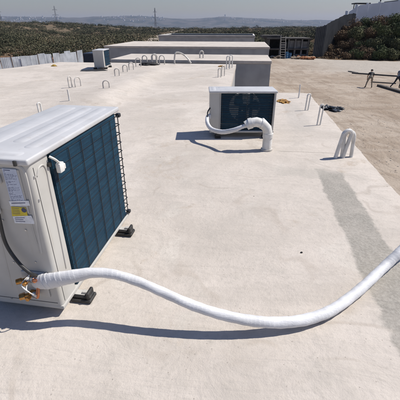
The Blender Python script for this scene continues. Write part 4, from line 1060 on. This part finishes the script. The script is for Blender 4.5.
pylon('tall lattice pylon above the left scrub, the biggest on the skyline', 57, 6, 820)
pylon('lattice pylon on the skyline above the middle blocks', 155.5, 8, 850, .85)
pylon('lattice pylon at the far left edge of the skyline', 2, 8, 900, .85)
HW = [M('far_house_white', (.50, .48, .45), None, .1, .9), M('far_house_tan', (.46, .42, .36), None, .1, .9), M('far_house_grey', (.34, .33, .32), None, .1, .9)]
base_h = []
for m_ in HW:
    bm = BM(); box(bm, -1, 1, -1, 1, 0, 1); box(bm, -.5, .4, -.3, .6, 1.001, 1.25)
    me = bpy.data.meshes.new('far_house'); bm.to_mesh(me); bm.free(); me.materials.append(m_); base_h.append(me)
hrn = random.Random(33)
tw = [((-10, 62), 58, 'pale house in the far town on the left hills around the big pylon', 'houses of the far left town'), ((100, 165), 62, 'pale house in the far town on the hills behind the middle pylon', 'houses of the far middle town'), ((205, 330), 44, 'pale house scattered on the far hills right of the middle', 'scattered houses on the far right hills')]
for (xa, xb), n, lab, grp in tw:
    for i in range(n):
        px = hrn.uniform(xa, xb); yd = hrn.uniform(4900, 5500); x = (px - 200) / F * yd / 1.134
        z = float(hills(np.array([x]), np.array([yd]))[0]) - 1.5
        o = bpy.data.objects.new('far_house', base_h[hrn.choice((0, 0, 1, 1, 2))]); COL.objects.link(o)
        s = hrn.uniform(4.5, 9); o.location = (x, yd, z); o.scale = (s, s * .8, hrn.choice((7, 9, 12, 17)) * (1.0 if xa < 200 else .8)); o.rotation_euler.z = hrn.uniform(0, 3)
        tag(o, lab, 'house', grp)
px, yd = 225, 5500; x = (px - 200) / F * yd / 1.134; z = float(hills(np.array([x]), np.array([yd]))[0])
bm = BM(); tube(bm, [(0, 0, 0), (0, 0, 22), (0, 0, 24), (0, 0, 34)], [5, 5, 9, 9], 12); tag(obj('water_tower', bm, HW[2], None, (x, yd, z - 2)), 'tiny tower on the crest of the far hills at the middle of the skyline', 'tower')

# ------------------------------------------------------------------ haze
bm = BM(); box(bm, -6400, 6400, -1400, 7500, -67, 150)
hm = bpy.data.materials.new('air_haze'); t = nt(hm); t.nodes.clear()
o_ = t.nodes.new('ShaderNodeOutputMaterial'); v_ = t.nodes.new('ShaderNodeVolumePrincipled')
v_.inputs['Color'].default_value = (.62, .74, 1, 1); v_.inputs['Density'].default_value = .9e-4; v_.inputs['Anisotropy'].default_value = .2
t.links.new(v_.outputs[0], o_.inputs['Volume'])
hz_o = obj('haze', bm, hm); tag(hz_o, 'thin bluish haze over the far land', 'haze', kind='stuff')

# ------------------------------------------------------------------ light
SUNV = Vector((.74, .18, 1.0)).normalized(); el = math.asin(SUNV.z); az = math.atan2(SUNV.x, SUNV.y)
sl_ = bpy.data.lights.new('sun', 'SUN'); sl_.energy = 4.2; sl_.angle = R(.53); sl_.color = (1, .95, .87)
so = bpy.data.objects.new('sun', sl_); COL.objects.link(so); so.rotation_euler = (-SUNV).to_track_quat('-Z', 'Y').to_euler(); so.location = (20, 5, 30)
w = bpy.data.worlds.new('World'); scene.world = w; w.use_nodes = True; wt = w.node_tree
sky = wt.nodes.new('ShaderNodeTexSky'); sky.sky_type = 'NISHITA'; sky.sun_disc = False; sky.sun_elevation = el; sky.sun_rotation = az
sky.altitude = 100; sky.air_density = 1.4; sky.dust_density = .8; sky.ozone_density = 5.0
bg = wt.nodes['Background']; tn2 = wt.nodes.new('ShaderNodeMix'); tn2.data_type = 'RGBA'; tn2.blend_type = 'MULTIPLY'; tn2.inputs[0].default_value = 1; tn2.inputs[7].default_value = (.97, .96, 1.14, 1); wt.links.new(sky.outputs[0], tn2.inputs[6]); wt.links.new(tn2.outputs[2], bg.inputs[0]); bg.inputs[1].default_value = .06
scene.view_settings.view_transform = 'Standard'; scene.view_settings.look = 'None'; scene.view_settings.gamma = 1; scene.view_settings.use_curve_mapping = False
scene.view_settings.exposure = 0.36

# ------------------------------------------------------------------ camera
cd = bpy.data.cameras.new('camera'); cam = bpy.data.objects.new('camera', cd); COL.objects.link(cam)
cam.location = (0, 0, HC); cam.rotation_euler = (math.pi / 2 - TH, 0, 0)
cd.sensor_width = 36; cd.sensor_fit = 'HORIZONTAL'; cd.lens = 36 * F / 400; cd.clip_start = .05; cd.clip_end = 20000
scene.camera = cam
scene.render.resolution_x = 1024; scene.render.resolution_y = 1024
scene.cycles.max_bounces = 6
